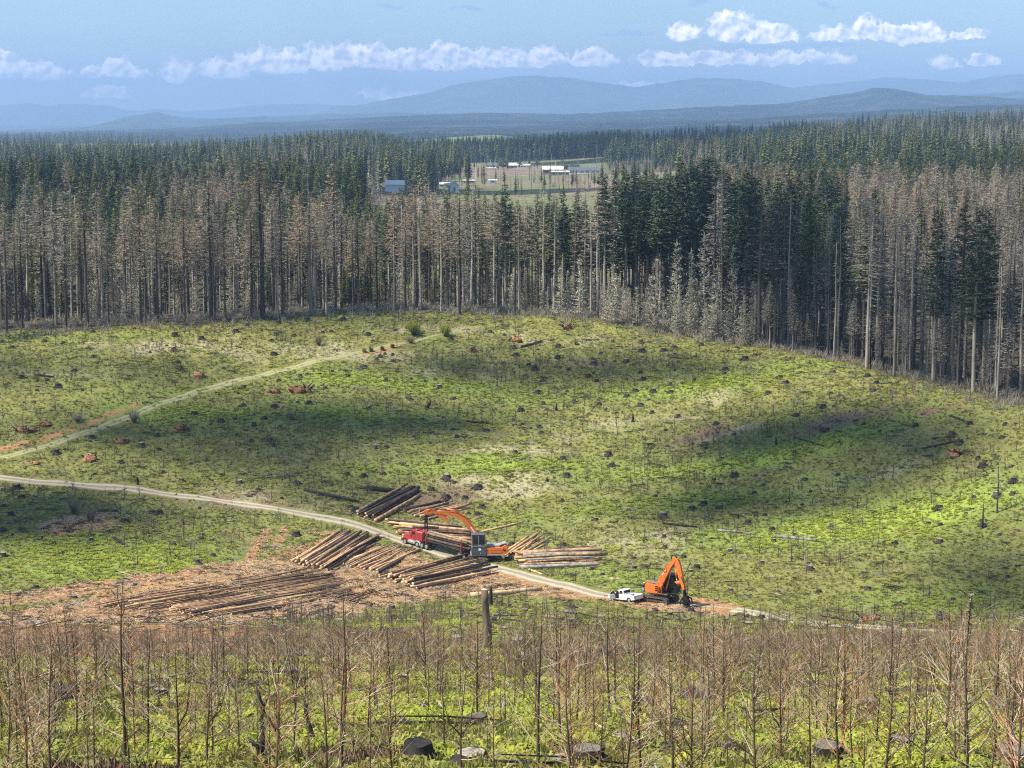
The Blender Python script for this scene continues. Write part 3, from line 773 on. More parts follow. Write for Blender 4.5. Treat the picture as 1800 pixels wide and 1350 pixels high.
# ------------------------------------------------------------------ forest
_ysf = np.linspace(660, 4200, 9000)
def Gf(u, v):
    x, yy, z = ray(u, v); k = _ysf/yy; zr = CAMZ+z*k; zz = zt(x*k, _ysf); h = np.nonzero(zr < zz)[0]
    i = h[0] if len(h) else len(_ysf)-1
    return np.array([x*k[i], _ysf[i], float(zz[i])])
taken = []
def put_tree(proto, x, y, h, label, cat, name, group=None, wide=1.0, rz=None):
    s = h/proto.h
    e = empty(name, (x, y, z1(x, y)), rv(0, 6.28) if rz is None else rz, s)
    if wide != 1.0: e.scale = (s*wide, s*wide, s)
    tag(e, label, cat, group)
    a = bpy.data.objects.new('trunk', proto.mt); COL.objects.link(a); a.parent = e
    b = bpy.data.objects.new('crown', proto.mc); COL.objects.link(b); b.parent = e
    return e
def hero_tree(proto, u, vtop, e_, label, cat, name, wide=1.0, Y=None):
    Yb = (edge_y(u)+e_) if Y is None else Y
    x = (u-900)/F*Yb; zb = z1(x, Yb); top = at(u, vtop, Yb)
    taken.append((x, Yb)); return put_tree(proto, x, Yb, top[2]-zb, label, cat, name, None, wide)
hero_tree(DEAD[6], 460, 275, 4, 'tallest brown-needled dead conifer, towering over the clearing edge left of centre', 'dead conifer', 'dead_conifer', 1.35)
hero_tree(DEAD[0], 370, 300, 6, 'cone-shaped brown dead conifer just left of the tallest one', 'dead conifer', 'dead_conifer', 1.15)
hero_tree(DEAD[6], 150, 305, 5, 'dead conifer with an olive-green top rising highest near the left end of the forest', 'dead conifer', 'dead_conifer', 1.1)
hero_tree(DEAD[6], 245, 320, 5, 'slim dead conifer with a yellowish-olive tip, between the olive-topped one and the brown cone', 'dead conifer', 'dead_conifer')
hero_tree(DEAD[4], 322, 335, 3, 'short brown cone-crowned dead conifer left of the larger brown cone', 'dead conifer', 'dead_conifer')
hero_tree(SPARSE[1], 545, 285, 4, 'dead conifer with long bare pale branches right of the tallest brown one', 'dead conifer', 'dead_conifer', 1.3)
hero_tree(DEAD[0], 588, 285, 7, 'pointed reddish-brown dead conifer beside the bare-branched one', 'dead conifer', 'dead_conifer')
hero_tree(SPARSE[0], 712, 350, 6, 'thin bare dead conifer standing below the white barn', 'dead conifer', 'dead_conifer')
hero_tree(SPARSE[2], 1336, 322, 4, 'tall pale dead conifer with upswept tufted branches at the corner of the dark forest', 'dead conifer', 'dead_conifer', 1.35)
hero_tree(DEAD[8], 1365, 350, 8, 'grey-olive dead conifer just behind the tall pale corner tree', 'dead conifer', 'dead_conifer', 1.1)
hero_tree(LIVE[1], 1693, 358, 14, 'full green conifer standing alone among grey trunks on the right', 'live conifer', 'live_conifer', 1.25)
hero_tree(LIVE[0], 1735, 360, 12, 'dark green conifer next to the full green one on the right', 'live conifer', 'live_conifer', 1.1)
hero_tree(LIVE[3], 1540, 330, 60, 'green-topped conifer rising above the grey stand', 'live conifer', 'live_conifer')
hero_tree(LIVE[0], 1058, 300, 85, 'dark pointed conifer standing left of its twin below the farm', 'live conifer', 'live_conifer', 1.15)
hero_tree(LIVE[2], 1119, 298, 85, 'dark pointed conifer, right-hand twin below the farm', 'live conifer', 'live_conifer', 1.1)
hero_tree(LIVE[4], 1240, 275, 110, 'dark bushy-topped conifer standing highest in the shaded stand', 'live conifer', 'live_conifer', 1.3)
hero_tree(LIVE[1], 848, 395, 30, 'small olive-green conifer among dead trunks below the farm field', 'live conifer', 'live_conifer')
for (u, vt, e_, w, lb) in [(1085,488,3,1.7,'broad silvery dead tree with spreading branches at the clearing corner'),(1152,455,4,1.0,'pale dead young conifer second from the broad silvery one'),
        (1190,425,6,.8,'slender pale dead conifer with short upturned branches'),(1215,440,8,.7,'thin pale dead conifer between the slender and the tufted ones'),
        (1240,412,10,.95,'pale dead conifer with a tufted cone-shaped top, tallest of the pale group'),(1262,470,5,1.05,'bushy pale dead conifer right of the tufted one'),
        (1288,435,6,.7,'needle-thin pale dead conifer near the dark corner stand'),(1310,520,2,1.3,'low bushy pale dead conifer at the foot of the tall corner tree'),
        (1120,505,5,1.2,'low pale dead conifer beside the broad silvery tree'),(1020,455,3,1.0,'pale grey dead conifer left of the broad silvery tree'),(985,470,3,.9,'short grey dead conifer at the clearing rim below the farm')]:
    hero_tree(PALE[(u//7) % 5], u, vt, e_, lb, 'dead conifer', 'dead_conifer', w)
# near forest
cand = []
x, y = sector(9000, -250, 2060, 290, 760)
u = uof(x, y); e = y-edge_y(u)
keep = (e > 0) & (e < 290)
x, y, u, e = x[keep], y[keep], u[keep], e[keep]
order = rng.permutation(len(x)); cell = {}
tk = {}
for (a, b) in taken: tk[(int(a//3), int(b//3))] = 1
sel = []
for i in order:
    dmin = 4.7 if e[i] < 40 else 5.8
    if 660 < u[i] < 1075 and e[i] > 200: continue
    if 1085 < u[i] < 1325 and 16 < e[i] < 55: continue
    if 1070 < u[i] < 1325 and e[i] <= 16: dmin = 6.5
    c = (int(x[i]//6), int(y[i]//6)); ok = True
    for dx in (-1, 0, 1):
        for dy in (-1, 0, 1):
            for j in cell.get((c[0]+dx, c[1]+dy), ()):
                if (x[i]-x[j])**2+(y[i]-y[j])**2 < dmin*dmin: ok = False; break
            if not ok: break
        if not ok: break
    if ok:
        for (a, b) in taken:
            if abs(a-x[i]) < 2.2 and abs(b-y[i]) < 4: ok = False; break
    if ok: cell.setdefault(c, []).append(i); sel.append(i)
KINDS = DEAD+SPARSE+LIVE+PALE+SNAG
def kidx(p): return KINDS.index(p)
rows_ = []
for i in sel:
    U, E = u[i], e[i]; q = random.random()
    if U < 680:
        h = rv(23, 33)*(.80+.32*float(vnoise(np.array([x[i]]), np.array([y[i]]), 16, 7)[0]))
        if U > 600: h *= 1-.16*min(1, (U-600)/80)
        if E < 90: p = random.choice(DEAD) if q < .68 else (random.choice(SPARSE) if q < .84 else random.choice(SNAG))
        else: p = random.choice(LIVE) if q < .72 else random.choice(DEAD)
        if E > 90: h = rv(24, 30)
    elif U < 1075:
        h = rv(25, 33) if U < 860 else rv(26, 34)
        if E < 60: p = random.choice(DEAD+SPARSE) if q < .8 else random.choice(SNAG)
        else: p = random.choice(LIVE) if q < .55 else random.choice(DEAD)
        if U > 880 and E > 26: h = rv(25, 32)+7*max(0, U-940)/135+(3 if E > 90 else 0); p = random.choice([LIVE[0], LIVE[2], LIVE[4], LIVE[1]]) if q < .75 else random.choice(SPARSE)
        if E > 90: h = rv(27, 34)
    elif U < 1325:
        if E <= 16: p = random.choice(PALE); h = rv(8, 15)
        elif E < 140: p = random.choice([LIVE[0], LIVE[2], LIVE[4]]) if q < .8 else random.choice([SPARSE[0], DEAD[3]]); h = rv(36, 44) if U < 1190 else rv(42, 49)
        else: p = random.choice(LIVE); h = rv(32, 40)
    else:
        if U < 1480 and E > 22 and q < .5: p = random.choice([LIVE[0], LIVE[2], LIVE[4], LIVE[1]]); h = rv(34, 42)
        elif E < 70:
            p = random.choice([DEAD[3], DEAD[8], SPARSE[0], SPARSE[1], SPARSE[3]]+SNAG) if q < .90 else random.choice([LIVE[0], LIVE[1]]); h = rv(29, 37)
        elif E < 190: p = random.choice(DEAD+[SPARSE[0]]) if q < (.9 if U > 1470 else .4) else random.choice(LIVE); h = rv(27, 34)
        else: p = random.choice(LIVE) if q < (.7 if U < 1500 else .15) else random.choice(DEAD); h = rv(27, 35)
    if p in SNAG: h *= rv(.75, 1.0)
    inframe = -15 < U < 1815
    rows_.append((E, i, p, h, inframe))
rows_.sort(key=lambda r: r[0])
TREEMARKS = [(70,'at the left end of the forest'),(200,'near the olive-topped tree'),(290,'near the yellow-tipped tree'),(410,'near the brown cone tree'),(510,'near the tallest tree'),(620,'near the bare-branched tree'),
    (700,'below the hidden white barn'),(800,'below the gabled house'),(900,'below the round green tree'),(1000,'below the farm barn'),(1085,'below the long house'),(1140,'near the broad silvery tree'),(1200,'near the slender pale tree'),
    (1262,'near the tufted pale tree'),(1325,'near the needle-thin pale tree'),(1400,'near the pale corner tree'),(1500,'in the grey stand, left part'),(1610,'in the grey stand, middle'),(1715,'near the full green conifer'),(9999,'at the right end of the forest')]
n_dead = n_live = 0; rest = []
for (E, i, p, h, inf) in rows_:
    live = p in LIVE
    if inf and not live and n_dead < 272:
        n_dead += 1; U = u[i]; snag_ = p in SNAG
        row = 'front-row' if E < 12 else 'second-row' if E < 28 else 'back-row'
        size = 'short' if h < 24 else 'tall' if h > 30 else 'mid-height'
        ds = ('bare burnt conifer pole' if snag_ else 'silvery dead conifer' if p in PALE else 'thin-branched dead conifer' if p in SPARSE else 'rusty dead conifer' if p in (DEAD[2], DEAD[5])
              else 'grey-twigged dead conifer' if p in (DEAD[3], DEAD[8]) else 'olive-brown dead conifer' if p is DEAD[6] else 'brown dead conifer')
        zone = 'left of the farm' if U < 680 else 'below the farm' if U < 1075 else 'before the dark stand' if U < 1325 else 'in the grey stand'
        e_ = put_tree(p, x[i], y[i], h, None, 'dead conifer', 'dead_conifer', 'dead conifers '+zone)
        later(e_, '%s %s %s %s' % (row, size, ds, place_of(U, TREEMARKS)), U)
    elif inf and live and n_live < 110 and E < 150:
        n_live += 1; U = u[i]
        zone = ('behind the dead trees left of the farm' if U < 680 else 'behind the dead trees below the farm' if U < 1075 else 'in the shaded dark stand' if U < 1325 else 'among the grey trees on the right')
        size = 'tall' if h > 34 else 'mid-height'
        e_ = put_tree(p, x[i], y[i], h, None, 'live conifer', 'live_conifer', 'living conifers '+zone)
        row = 'front' if E < 55 else 'middle' if E < 100 else 'rear'
        later(e_, '%s %s green-topped conifer %s' % (row, size, place_of(U, TREEMARKS)), U)
    else: rest.append((x[i], y[i], h/p.h, kidx(p)))
n_u = 0
for j_ in range(430):
    U = rv(-60, 1860); E = rv(14, 70) if U < 1060 else rv(2, 26); Y0 = edge_y(U)+E; x0 = (U-900)/F*Y0
    gr = math.sin(U/37)+math.sin(U/91+1)
    if U < 700: p = random.choice([LIVE[3], LIVE[3], LIVE[0], PALE[j_ % 5], DEAD[4]]) if gr > -.3 else random.choice([PALE[j_ % 5], DEAD[4]]); h = rv(5, 15)
    elif U < 1060: p = random.choice([PALE[j_ % 5], DEAD[4], PALE[1], LIVE[3]]); h = rv(5, 13)
    elif U < 1330: p = random.choice(PALE); h = rv(4, 9)
    else: p = random.choice([DEAD[8], DEAD[4], DEAD[3]]); h = rv(5, 16)
    rest.append((x0, Y0, h/p.h, kidx(p)))
rest = np.array(rest)
scatter('conifer_forest', [k.all for k in KINDS], rest[:,0], rest[:,1], rng.random(len(rest))*6.28, rest[:,2], rest[:,3].astype(int), 'packed burnt and green conifers behind the forest edge', -0.3)
# middle distance forest (to 1.1 km) and far forest
def far_forest(name, label, n, u0, u1, y0, y1, meshes, pick, hs, excl=None):
    X, Y_ = sector(n, u0, u1, y0, y1); U = uof(X, Y_)
    k = np.ones(len(X), bool)
    ub = 790+10*np.sin(Y_/60)-np.clip((1500-Y_)/5, 0, 90)+np.where((vnoise(X, Y_, 40, 9) > .6), 25, 0)
    k &= ~((U > ub) & (U < np.where(Y_ < 1300, 1228, np.where(Y_ < 1950, 1190, 1062))) & (Y_ < 2640))
    k &= ~((np.abs(U-697) < 26) & (Y_ > 900) & (Y_ < 1650)) & ~((np.abs(U-797) < 22) & (Y_ < 1720))
    k &= (Y_-edge_y(U)) > 285
    if excl is not None: k &= ~excl(X, Y_, U)
    X, Y_, U = X[k], Y_[k], U[k]
    idx = pick(X, Y_, U); sc = hs*(.62+.6*rng.random(len(X))**1.5)*(.85+.35*vnoise(X, Y_, 90, 3))
    return scatter(name, meshes, X, Y_, rng.random(len(X))*6.28, sc, idx, label, -0.4)
def pick_mid(X, Y_, U):
    nz = fbm(X, Y_, 110, 21); q = rng.random(len(X))
    dead = (nz > .68) | (q < .07) | ((U > 1460) & (Y_ < 860) & (q < .82)) | ((U < 700) & (Y_ < 740) & (q < .2)) | ((U > 1500) & (nz > .56) & (q < .6))
    a = rng.integers(0, len(LIVE), len(X)); b = len(LIVE)+rng.integers(0, 8, len(X))
    return np.where(dead, b, a)
far_forest('green_forest', 'green conifers packed beyond the burnt forest edge', 11500, -180, 1990, 560, 1150, [p.all for p in LIVE]+[p.all for p in DEAD[:8]], pick_mid, .92,
           lambda X, Y_, U: (U > 640) & (U < 700) & (Y_ > 700))
def pick_far(X, Y_, U):
    nz = fbm(X, Y_, 170, 31); q = rng.random(len(X))
    dead = ((U > 1300) & (fbm(X, Y_, 240, 33) > .52) & (Y_ > 1500) & (q < .85)) | ((U > 1480) & (nz > .47) & (Y_ < 2300)) | (nz > .68) | (q < .04) | ((U > 1080) & (U < 1260) & (Y_ < 1750) & (Y_ > 1400) & (q < .6)) | ((U > 560) & (U < 668) & (Y_ < 1900) & (q < .45))
    a = rng.integers(0, 5, len(X)); b = 5+rng.integers(0, 4, len(X))
    return np.where(dead, b, a)
def glades(X, Y_, U):
    g = fbm(X, Y_, 130, 41)
    return ((g < .33) & (Y_ > 1200)) | ((U > 1040) & (U < 1150) & (Y_ > 1300) & (Y_ < 2250))
far_forest('distant_forest', 'dense dark green conifer forest covering the plain', 23000, -180, 1990, 1150, 3100, [p.all for p in LOW]+[p.all for p in LOWD], pick_far, 1.0, glades)
X, Y_ = sector(1500, 640, 1090, 2660, 3300)
scatter('forest_belt', [p.all for p in LOW], X, Y_, rng.random(len(X))*6.28, .8+.5*rng.random(len(X)), rng.integers(0, 5, len(X)), 'dark belt of conifers behind the farm')
X, Y_ = sector(5200, -150, 1950, 4300, 7600); g = fbm(X, Y_, 420, 51) > .5; X, Y_ = X[g], Y_[g]
scatter('lowland_woods', [p.all for p in LOW], X, Y_, rng.random(len(X))*6.28, .9+.8*rng.random(len(X)), rng.integers(0, 5, len(X)), 'scattered woods on the hazy blue lowland')
# thin dead woods round the farm
X, Y_ = sector(900, 655, 1230, 900, 2300); U = uof(X, Y_); g = (fbm(X, Y_, 60, 61) > .5) & ~((U > 935) & (U < 1060) & (Y_ > 1950) & (Y_ < 2150)) & ~((np.abs(U-797) < 14) & (Y_ < 1700)) & ~((np.abs(U-700) < 24) & (Y_ < 1650)); X, Y_ = X[g], Y_[g]
scatter('dead_woods', [p.all for p in LOWD], X, Y_, rng.random(len(X))*6.28, .35+.3*rng.random(len(X)), rng.integers(0, 4, len(X)), 'thin leafless woods around the farm clearing')
X, Y_ = sector(620, 700, 1230, 1000, 2620); U = uof(X, Y_); g = (fbm(X, Y_, 80, 63) > .5) & ~((U > 850) & (U < 1055) & (Y_ > 1700) & (Y_ < 2250)) & ~((np.abs(U-797) < 14) & (Y_ < 1700)); X, Y_ = X[g], Y_[g]
scatter('hedgerow_trees', [p.all for p in LOW], X, Y_, rng.random(len(X))*6.28, .2+.5*rng.random(len(X))**1.5, rng.integers(0, 5, len(X)), 'small green trees scattered between the farm fields')

# ------------------------------------------------------------------ saplings
def sapling(h, seed, dense=1.0, simple=False, fork=False, thick=1.0, bend=0.0, kink=0.0, prong=0, tufts=False, low=.12, fan=0):
    random.seed(seed); st, tw = MB(), MB()
    lx, ly = rv(-.05,.05), rv(-.05,.05); ph = rv(0, 6)
    ax = lambda z: Vector((lx*z+.035*math.sin(z*1.7+ph)+kink*math.sin(z/h*5.6)+bend*(z/h)**2, ly*z+.035*math.cos(z*1.3+ph), z))
    r0 = (.0108*h+.003)*thick
    zs = [-.15]+[h*i/7 for i in range(1, 8)]
    st.tube([ax(z) for z in zs], [r0*(1-.86*max(0, z)/h) for z in zs], 4 if simple else 5, cap=False)
    for k in range(prong):
        p = ax(h*(.80+.05*k)); sx = (-1)**k
        st.tube([p, p+Vector((sx*.09*h*.5, 0, h*.05)), p+Vector((sx*.05*h, 0, h*.15))], [r0*.3, r0*.25, r0*.1], 4, cap=False)
    for k in range(fan):
        p = ax(h*.42); a_ = -1.1+2.2*k/max(1, fan-1)
        tw.tube([p, p+Vector((math.sin(a_)*h*.16, rv(-.05,.05), math.cos(a_)*h*.14)), p+Vector((math.sin(a_)*h*.36, rv(-.1,.1), math.cos(a_)*h*.26))], [r0*.35, r0*.3, r0*.12], 4, cap=False, mi=1)
    if tufts:
        for k in range(60):
            p = ax(h*rv(.72,.99)); a_ = rv(0,6.28); blade(tw, p, Vector((math.cos(a_), math.sin(a_), .4)), .09, .05, None, 1)
    z = h*low; n = 0
    while z < h*.97:
        q = z/h
        for k in range(random.choice((2,3,4)) if not simple else 3):
            a = rv(0, 6.28); L = h*(.40*(1-q)**.7+.06)*rv(.35,1.35)
            el = rv(.35, 1.1)+q*.25
            hd = Vector((math.cos(a), math.sin(a), 0)); p = ax(z+rv(-.05,.05))
            p1 = p+hd*L*.42*math.cos(el*.7)+Vector((0,0,L*.42*math.sin(el*.7)))
            p2 = p1+hd*L*.55*math.cos(el*1.05)+Vector((rv(-.06,.06)*L, rv(-.06,.06)*L, L*.55*math.sin(el*1.05)))
            rb = max(.006, r0*.40*(1-q*.6))
            mi = 1 if random.random() < .42 else 0
            tw.tube([p, p1, p2], [rb, rb*.7, rb*.3], 3, cap=False, mi=mi)
            if not simple:
                for j in range(random.choice((1,2,3,4))):
                    f_ = rv(.3, .95); pp = p.lerp(p1, f_*2) if f_ < .5 else p1.lerp(p2, f_*2-1)
                    d = (hd*rv(.2,1)+Vector((-hd.y, hd.x, 0))*rv(-1,1)+Vector((0,0,rv(.1,.9)))).normalized()
                    l2 = L*rv(.15,.4); tw.tube([pp, pp+d*l2], [rb*.55, rb*.2], 3, cap=False, mi=mi)
        z += h*(.052 if not simple else .075)*rv(.7,1.4)/dense
    if fork:
        for s_ in (-1, 1):
            p = ax(h*.35); a = rv(0,6.28); d = Vector((math.cos(a)*s_, math.sin(a)*s_, 0))
            st.tube([p, p+d*h*.10+Vector((0,0,h*.12)), p+d*h*.16+Vector((0,0,h*.38))], [r0*.5, r0*.4, r0*.15], 4, cap=False)
    return st, tw
SAP = []
for i in range(14):
    st, tw = sapling(3.0, 700+i, dense=[1,1.2,.7,.5,1.3,.9,1.1][i % 7], fork=(i % 5 == 3))
    SAP.append((st.mesh('sapling_stem', M['sap_stem'], True), tw.mesh('sapling_twigs', [M['sap_twig'] if i % 3 else M['sap_stem'], M['sap_pale']]), MB().merge(tw).merge(st, 2).mesh('sapling', [M['sap_twig'] if i % 3 else M['sap_stem'], M['sap_pale'], M['sap_stem']])))
SSM = []
for i in range(6):
    st, tw = sapling(2.4, 760+i, simple=True, thick=2.2)
    SSM.append(MB().merge(tw).merge(st, 2).mesh('small_sapling', [M['brush_brown'], M['needle_grey'], M['bark_burnt']]))
def poisson(X, Y_, dmin):
    cell = {}; out = []
    for i in range(len(X)):
        c = (int(X[i]//dmin), int(Y_[i]//dmin)); ok = True
        for dx in (-1,0,1):
            for dy in (-1,0,1):
                for j in cell.get((c[0]+dx, c[1]+dy), ()):
                    if (X[i]-X[j])**2+(Y_[i]-Y_[j])**2 < dmin*dmin: ok = False
        if ok: cell.setdefault(c, []).append(i); out.append(i)
    return np.array(out)
def put_sapling(x, y, h, k, label, group=None, lean=0):
    s = h/3.0; e = empty('dead_sapling', (x, y, z1(x, y)), rv(0, 6.28), s)
    e.rotation_euler[0] = lean
    tag(e, label, 'sapling', group)
    for nm, me in (('stem', SAP[k][0]), ('twigs', SAP[k][1])):
        a = bpy.data.objects.new(nm, me); COL.objects.link(a); a.parent = e
    return e
hs = [(192,1022,47,'tall thin dead sapling with a two-pronged tip standing before the pole pile'),(590,1030,48,'straight dark sapling rising tall in front of the long pole pile'),(950,1060,46,'tall sapling with an S-bent stem right of the brown post'),
      (1720,1035,47,'tall sapling with pale tufts on its tip near the right end'),(1250,1062,58,'slim black sapling below the excavator'),(1075,1050,60,'slim straight sapling in front of the white pickup'),
      (1500,1075,50,'thick reddish sapling with dense upswept twigs, right of the excavator'),(1690,1060,52,'bushy sapling with wide arching branches left of the tufted one'),(1390,1130,47,'tall sapling with a curved bare reddish stem'),
      (235,1110,50,'straight dark sapling right of the two-pronged one'),(15,1120,50,'dark sapling at the left end of the thicket'),(1190,1140,44,'sapling with a fan of long pale branches at mid height below the pickup')]
for j, (uu, vt_, Yb, lb) in enumerate(hs):
    xx = (uu-900)/F*Yb; top = at(uu, vt_, Yb)
    kw = [dict(prong=2, dense=.45), dict(dense=.6), dict(kink=.09, dense=.35, bend=.25), dict(tufts=True, dense=.8), dict(dense=.3), dict(dense=.4), dict(dense=1.6, thick=1.2), dict(dense=1.2, fan=6), dict(bend=.45, dense=.28, low=.5), dict(dense=.7), dict(dense=.7), dict(dense=.8, fan=8)][j]
    a_, b_ = sapling(3.0, 1200+j, **kw); tm = M['sap_red'] if j in (6, 8) else M['sap_stem']
    SAP.append((a_.mesh('sapling_stem', tm, True), b_.mesh('sapling_twigs', [M['sap_twig'], M['sap_pale']]), None))
    put_sapling(xx, Yb, top[2]-z1(xx, Yb), len(SAP)-1, lb)

hx = np.array([(q[0]-900)/F*q[2] for q in hs]); hy = np.array([q[2] for q in hs])
X, Y_ = sector(16000, -30, 1830, 37, 143)
o_ = poisson(X, Y_, 1.12); X, Y_ = X[o_], Y_[o_]
k = (np.hypot(X[:, None]-hx[None], Y_[:, None]-hy[None]).min(1) > .9)
dens_ = vnoise(X, Y_, 7, 71)
k &= ~((np.abs(uof(X, Y_)-860) < 16) & (Y_ > 88) & (Y_ < 150) & (rng.random(len(X)) < .85))
k &= (rng.random(len(X)) < np.where(Y_ < 64, .17+.5*dens_, np.where(Y_ < 84, .16+.55*dens_, np.where(Y_ < 100, .45+.4*dens_, 1.0))))
X, Y_ = X[k], Y_[k]; o_ = np.argsort(Y_); X, Y_ = X[o_], Y_[o_]
ni = 286
SAPMARKS = [(110,'at the left end'),(270,'near the two-pronged sapling'),(420,'left of the twisted snag'),(520,'by the twisted snag'),(660,'near the straight dark sapling'),(780,'left of the wide stump'),(890,'below the brown post'),
    (1010,'near the S-bent sapling'),(1130,'below the pickup'),(1280,'below the excavator'),(1430,'near the curved red sapling'),(1570,'near the thick reddish sapling'),(1700,'near the arching sapling'),(9999,'at the right end')]
for i in range(ni):
    near = Y_[i] < 58; h = rv(1.5, 3.0) if random.random() < .75 else rv(2.7, 3.8); kk = random.randrange(14)
    U = uof(X[i], Y_[i])
    lb = '%s %s sapling %s %s' % ('tall' if h > 2.5 else 'short' if h < 1.7 else 'mid-sized', 'sparse-twigged' if kk % 7 in (2, 3) else 'forked' if kk % 5 == 3 else 'bushy dead' if kk % 7 in (1, 4) else 'thin dead',
        'at the bottom' if Y_[i] < 52 else 'in the ferns' if Y_[i] < 70 else 'in the thicket', place_of(U, SAPMARKS))
    e_ = put_sapling(X[i], Y_[i], h, kk, None, 'dead saplings on the near slope', rv(-.06,.06)); later(e_, lb, U)
X, Y_ = X[ni:], Y_[ni:]
n = len(X); scatter('sapling_thicket', [s[2] for s in SAP if s[2]], X, Y_, rng.random(n)*6.28, .36+.38*rng.random(n), rng.integers(0, 14, n), 'thicket of leafless reddish-brown saplings below the log landing')
X, Y_ = sector(11000, -120, 1920, 150, 465); U = uof(X, Y_); E = Y_-edge_y(U)
dd = vnoise(X, Y_, 18, 81)
soil_ = soil_mask(X, Y_); rd = np.minimum(road_dist(X, Y_), road_dist(X, Y_, TRACK))
k = (E < 2) & (soil_ < .3) & (Y_ > 150) & ((Y_ > 235) | (rng.random(len(X)) < .45)) & (rd > 3.0) & (rng.random(len(X)) < 1.8*np.clip(dd-.28, 0, 1)+.06)
X, Y_ = X[k], Y_[k]; n = len(X)
scatter('scattered_saplings', SSM, X, Y_, rng.random(n)*6.28, .35+.85*rng.random(n)**2, rng.integers(0, 6, n), 'small dead saplings dotted over the clearing')
X, Y_ = sector(30000, -150, 1950, 300, 500); E = Y_-edge_y(uof(X, Y_)); k = (E > -5) & (E < 14); X, Y_ = X[k], Y_[k]
k = rng.random(len(X)) < .5*np.clip((Y_-edge_y(uof(X, Y_))+6)/8, 0, 1); X, Y_ = X[k], Y_[k]; n = len(X)
BR = []
for i in range(4):
    random.seed(790+i); mb = MB()
    for _ in range(26):
        a = rv(0,6.28); p = Vector((rv(-.5,.5), rv(-.5,.5), 0)); d = Vector((math.cos(a)*.6, math.sin(a)*.6, rv(.6,1.6)))
        blade(mb, p, d, rv(.7,1.8), .05, Vector((rv(-1,1), rv(-1,1), .2)))
    BR.append(mb.mesh('brush', M['needle_brown'] if i % 2 else M['needle_grey']))
scatter('undergrowth', BR, X, Y_, rng.random(n)*6.28, .6+.9*rng.random(n), rng.integers(0, 4, n), 'grey-brown brush along the foot of the forest edge')

# ------------------------------------------------------------------ ground cover plants
FM = []
def fernclump(m, seed, n=11, L=.5, w=.16, z=.35):
    random.seed(seed); mb = MB(); z *= .75
    for k in range(n):
        a = k*6.28/n+rv(-.3,.3); d = Vector((math.cos(a), math.sin(a), 0)); s_ = Vector((-d.y, d.x, 0))*w*rv(.35,.6)
        l = L*rv(.6,1.2); h = z*rv(.5,1.2); o = Vector((rv(-.12,.12), rv(-.12,.12), 0))
        mb.poly([o-s_*.3, o+s_*.3, o+d*l*.5+Vector((0,0,h))+s_, o+d*l*.5+Vector((0,0,h))-s_, o+d*l+Vector((0,0,h*.75))], [(0,1,2,3), (3,2,4)])
    return mb.mesh('fern_clump', m)
def tuft(m, seed, n=16, L=.4, w=.045):
    random.seed(seed); mb = MB()
    for k in range(n):
        a = rv(0,6.28); d = Vector((math.cos(a)*rv(.1,.8), math.sin(a)*rv(.1,.8), 1)); blade(mb, Vector((rv(-.15,.15), rv(-.15,.15), 0)), d, L*rv(.5,1.2), w, Vector((math.sin(a), -math.cos(a), .1)))
    return mb.mesh('grass_tuft', m)
for i in range(3): FM.append(fernclump(M['fern'], 800+i, 16, .42, .085, .3))
for i in range(3): FM.append(fernclump(M['fern_dull'], 810+i, 13, .36, .075, .25))
for i in range(2): FM.append(tuft(M['grass_dry'], 820+i))
for i in range(2): FM.append(tuft(M['fern_dull'], 830+i, 16, .35, .06))
for i in range(2): FM.append(tuft(M['brush_brown'], 840+i, 14, .35, .05))
def cover(name, label, n, y0, y1, smin, smax):
    X, Y_ = sector(n, -140, 1940, y0, y1); U = uof(X, Y_)
    rd = road_dist(X, Y_); k = (Y_ < edge_y(U)+4) & ((rd > 2.3) | ((rd < .35) & (rng.random(len(X)) < .25)))
    tr_ = road_dist(X, Y_, TRACK); k &= ~((tr_ < 2.0) & (rng.random(len(X)) < .75))
    tr_ = road_dist(X, Y_, TRACK2); k &= ~((tr_ < 1.8) & (rng.random(len(X)) < .85))
    X, Y_ = X[k], Y_[k]
    so = soil_mask(X, Y_)+(vnoise(X, Y_, 2.5, 91)-.5)*1.2; k = (so < .5) | (rng.random(len(X)) < .05); X, Y_ = X[k], Y_[k]
    f_ = blobw(FERN, X, Y_)*.42+np.where(Y_ < 112, .22, 0)+fbm(X, Y_, 19, 101)*.6+vnoise(X, Y_, 2.6, 103)*.35
    d_ = blobw(DRY, X, Y_)*.42+fbm(X, Y_, 11, 105)*.55+vnoise(X, Y_, 2.0, 106)*.3
    b_ = blobw(BROWN, X, Y_)*.5+fbm(X, Y_, 8, 107)*.6+vnoise(X, Y_, 2.0, 108)*.3
    q = rng.random(len(X))
    idx = np.where(f_+q*.18 > .80, rng.integers(0, 3, len(X)), np.where(d_ > .645, 6+rng.integers(0, 2, len(X)), np.where(b_ > .67, 10+rng.integers(0, 2, len(X)), np.where(q < .5, 3+rng.integers(0, 3, len(X)), 8+rng.integers(0, 2, len(X))))))
    # leave bare ground where it is neither ferny nor grassy
    k = ~((idx >= 3) & (rng.random(len(X)) < .38)); X, Y_, idx = X[k], Y_[k], idx[k]
    n = len(X); return scatter(name, FM, X, Y_, rng.random(n)*6.28, smin+(smax-smin)*rng.random(n)**1.6, idx, label)
cover('ferns', 'bright green ferns and tufts covering the near slope', 42000, 36, 125, .55, 1.25)
cover('ground_cover', 'green ferns, dry grass and low plants over the clearing', 190000, 120, 470, .6, 1.5)

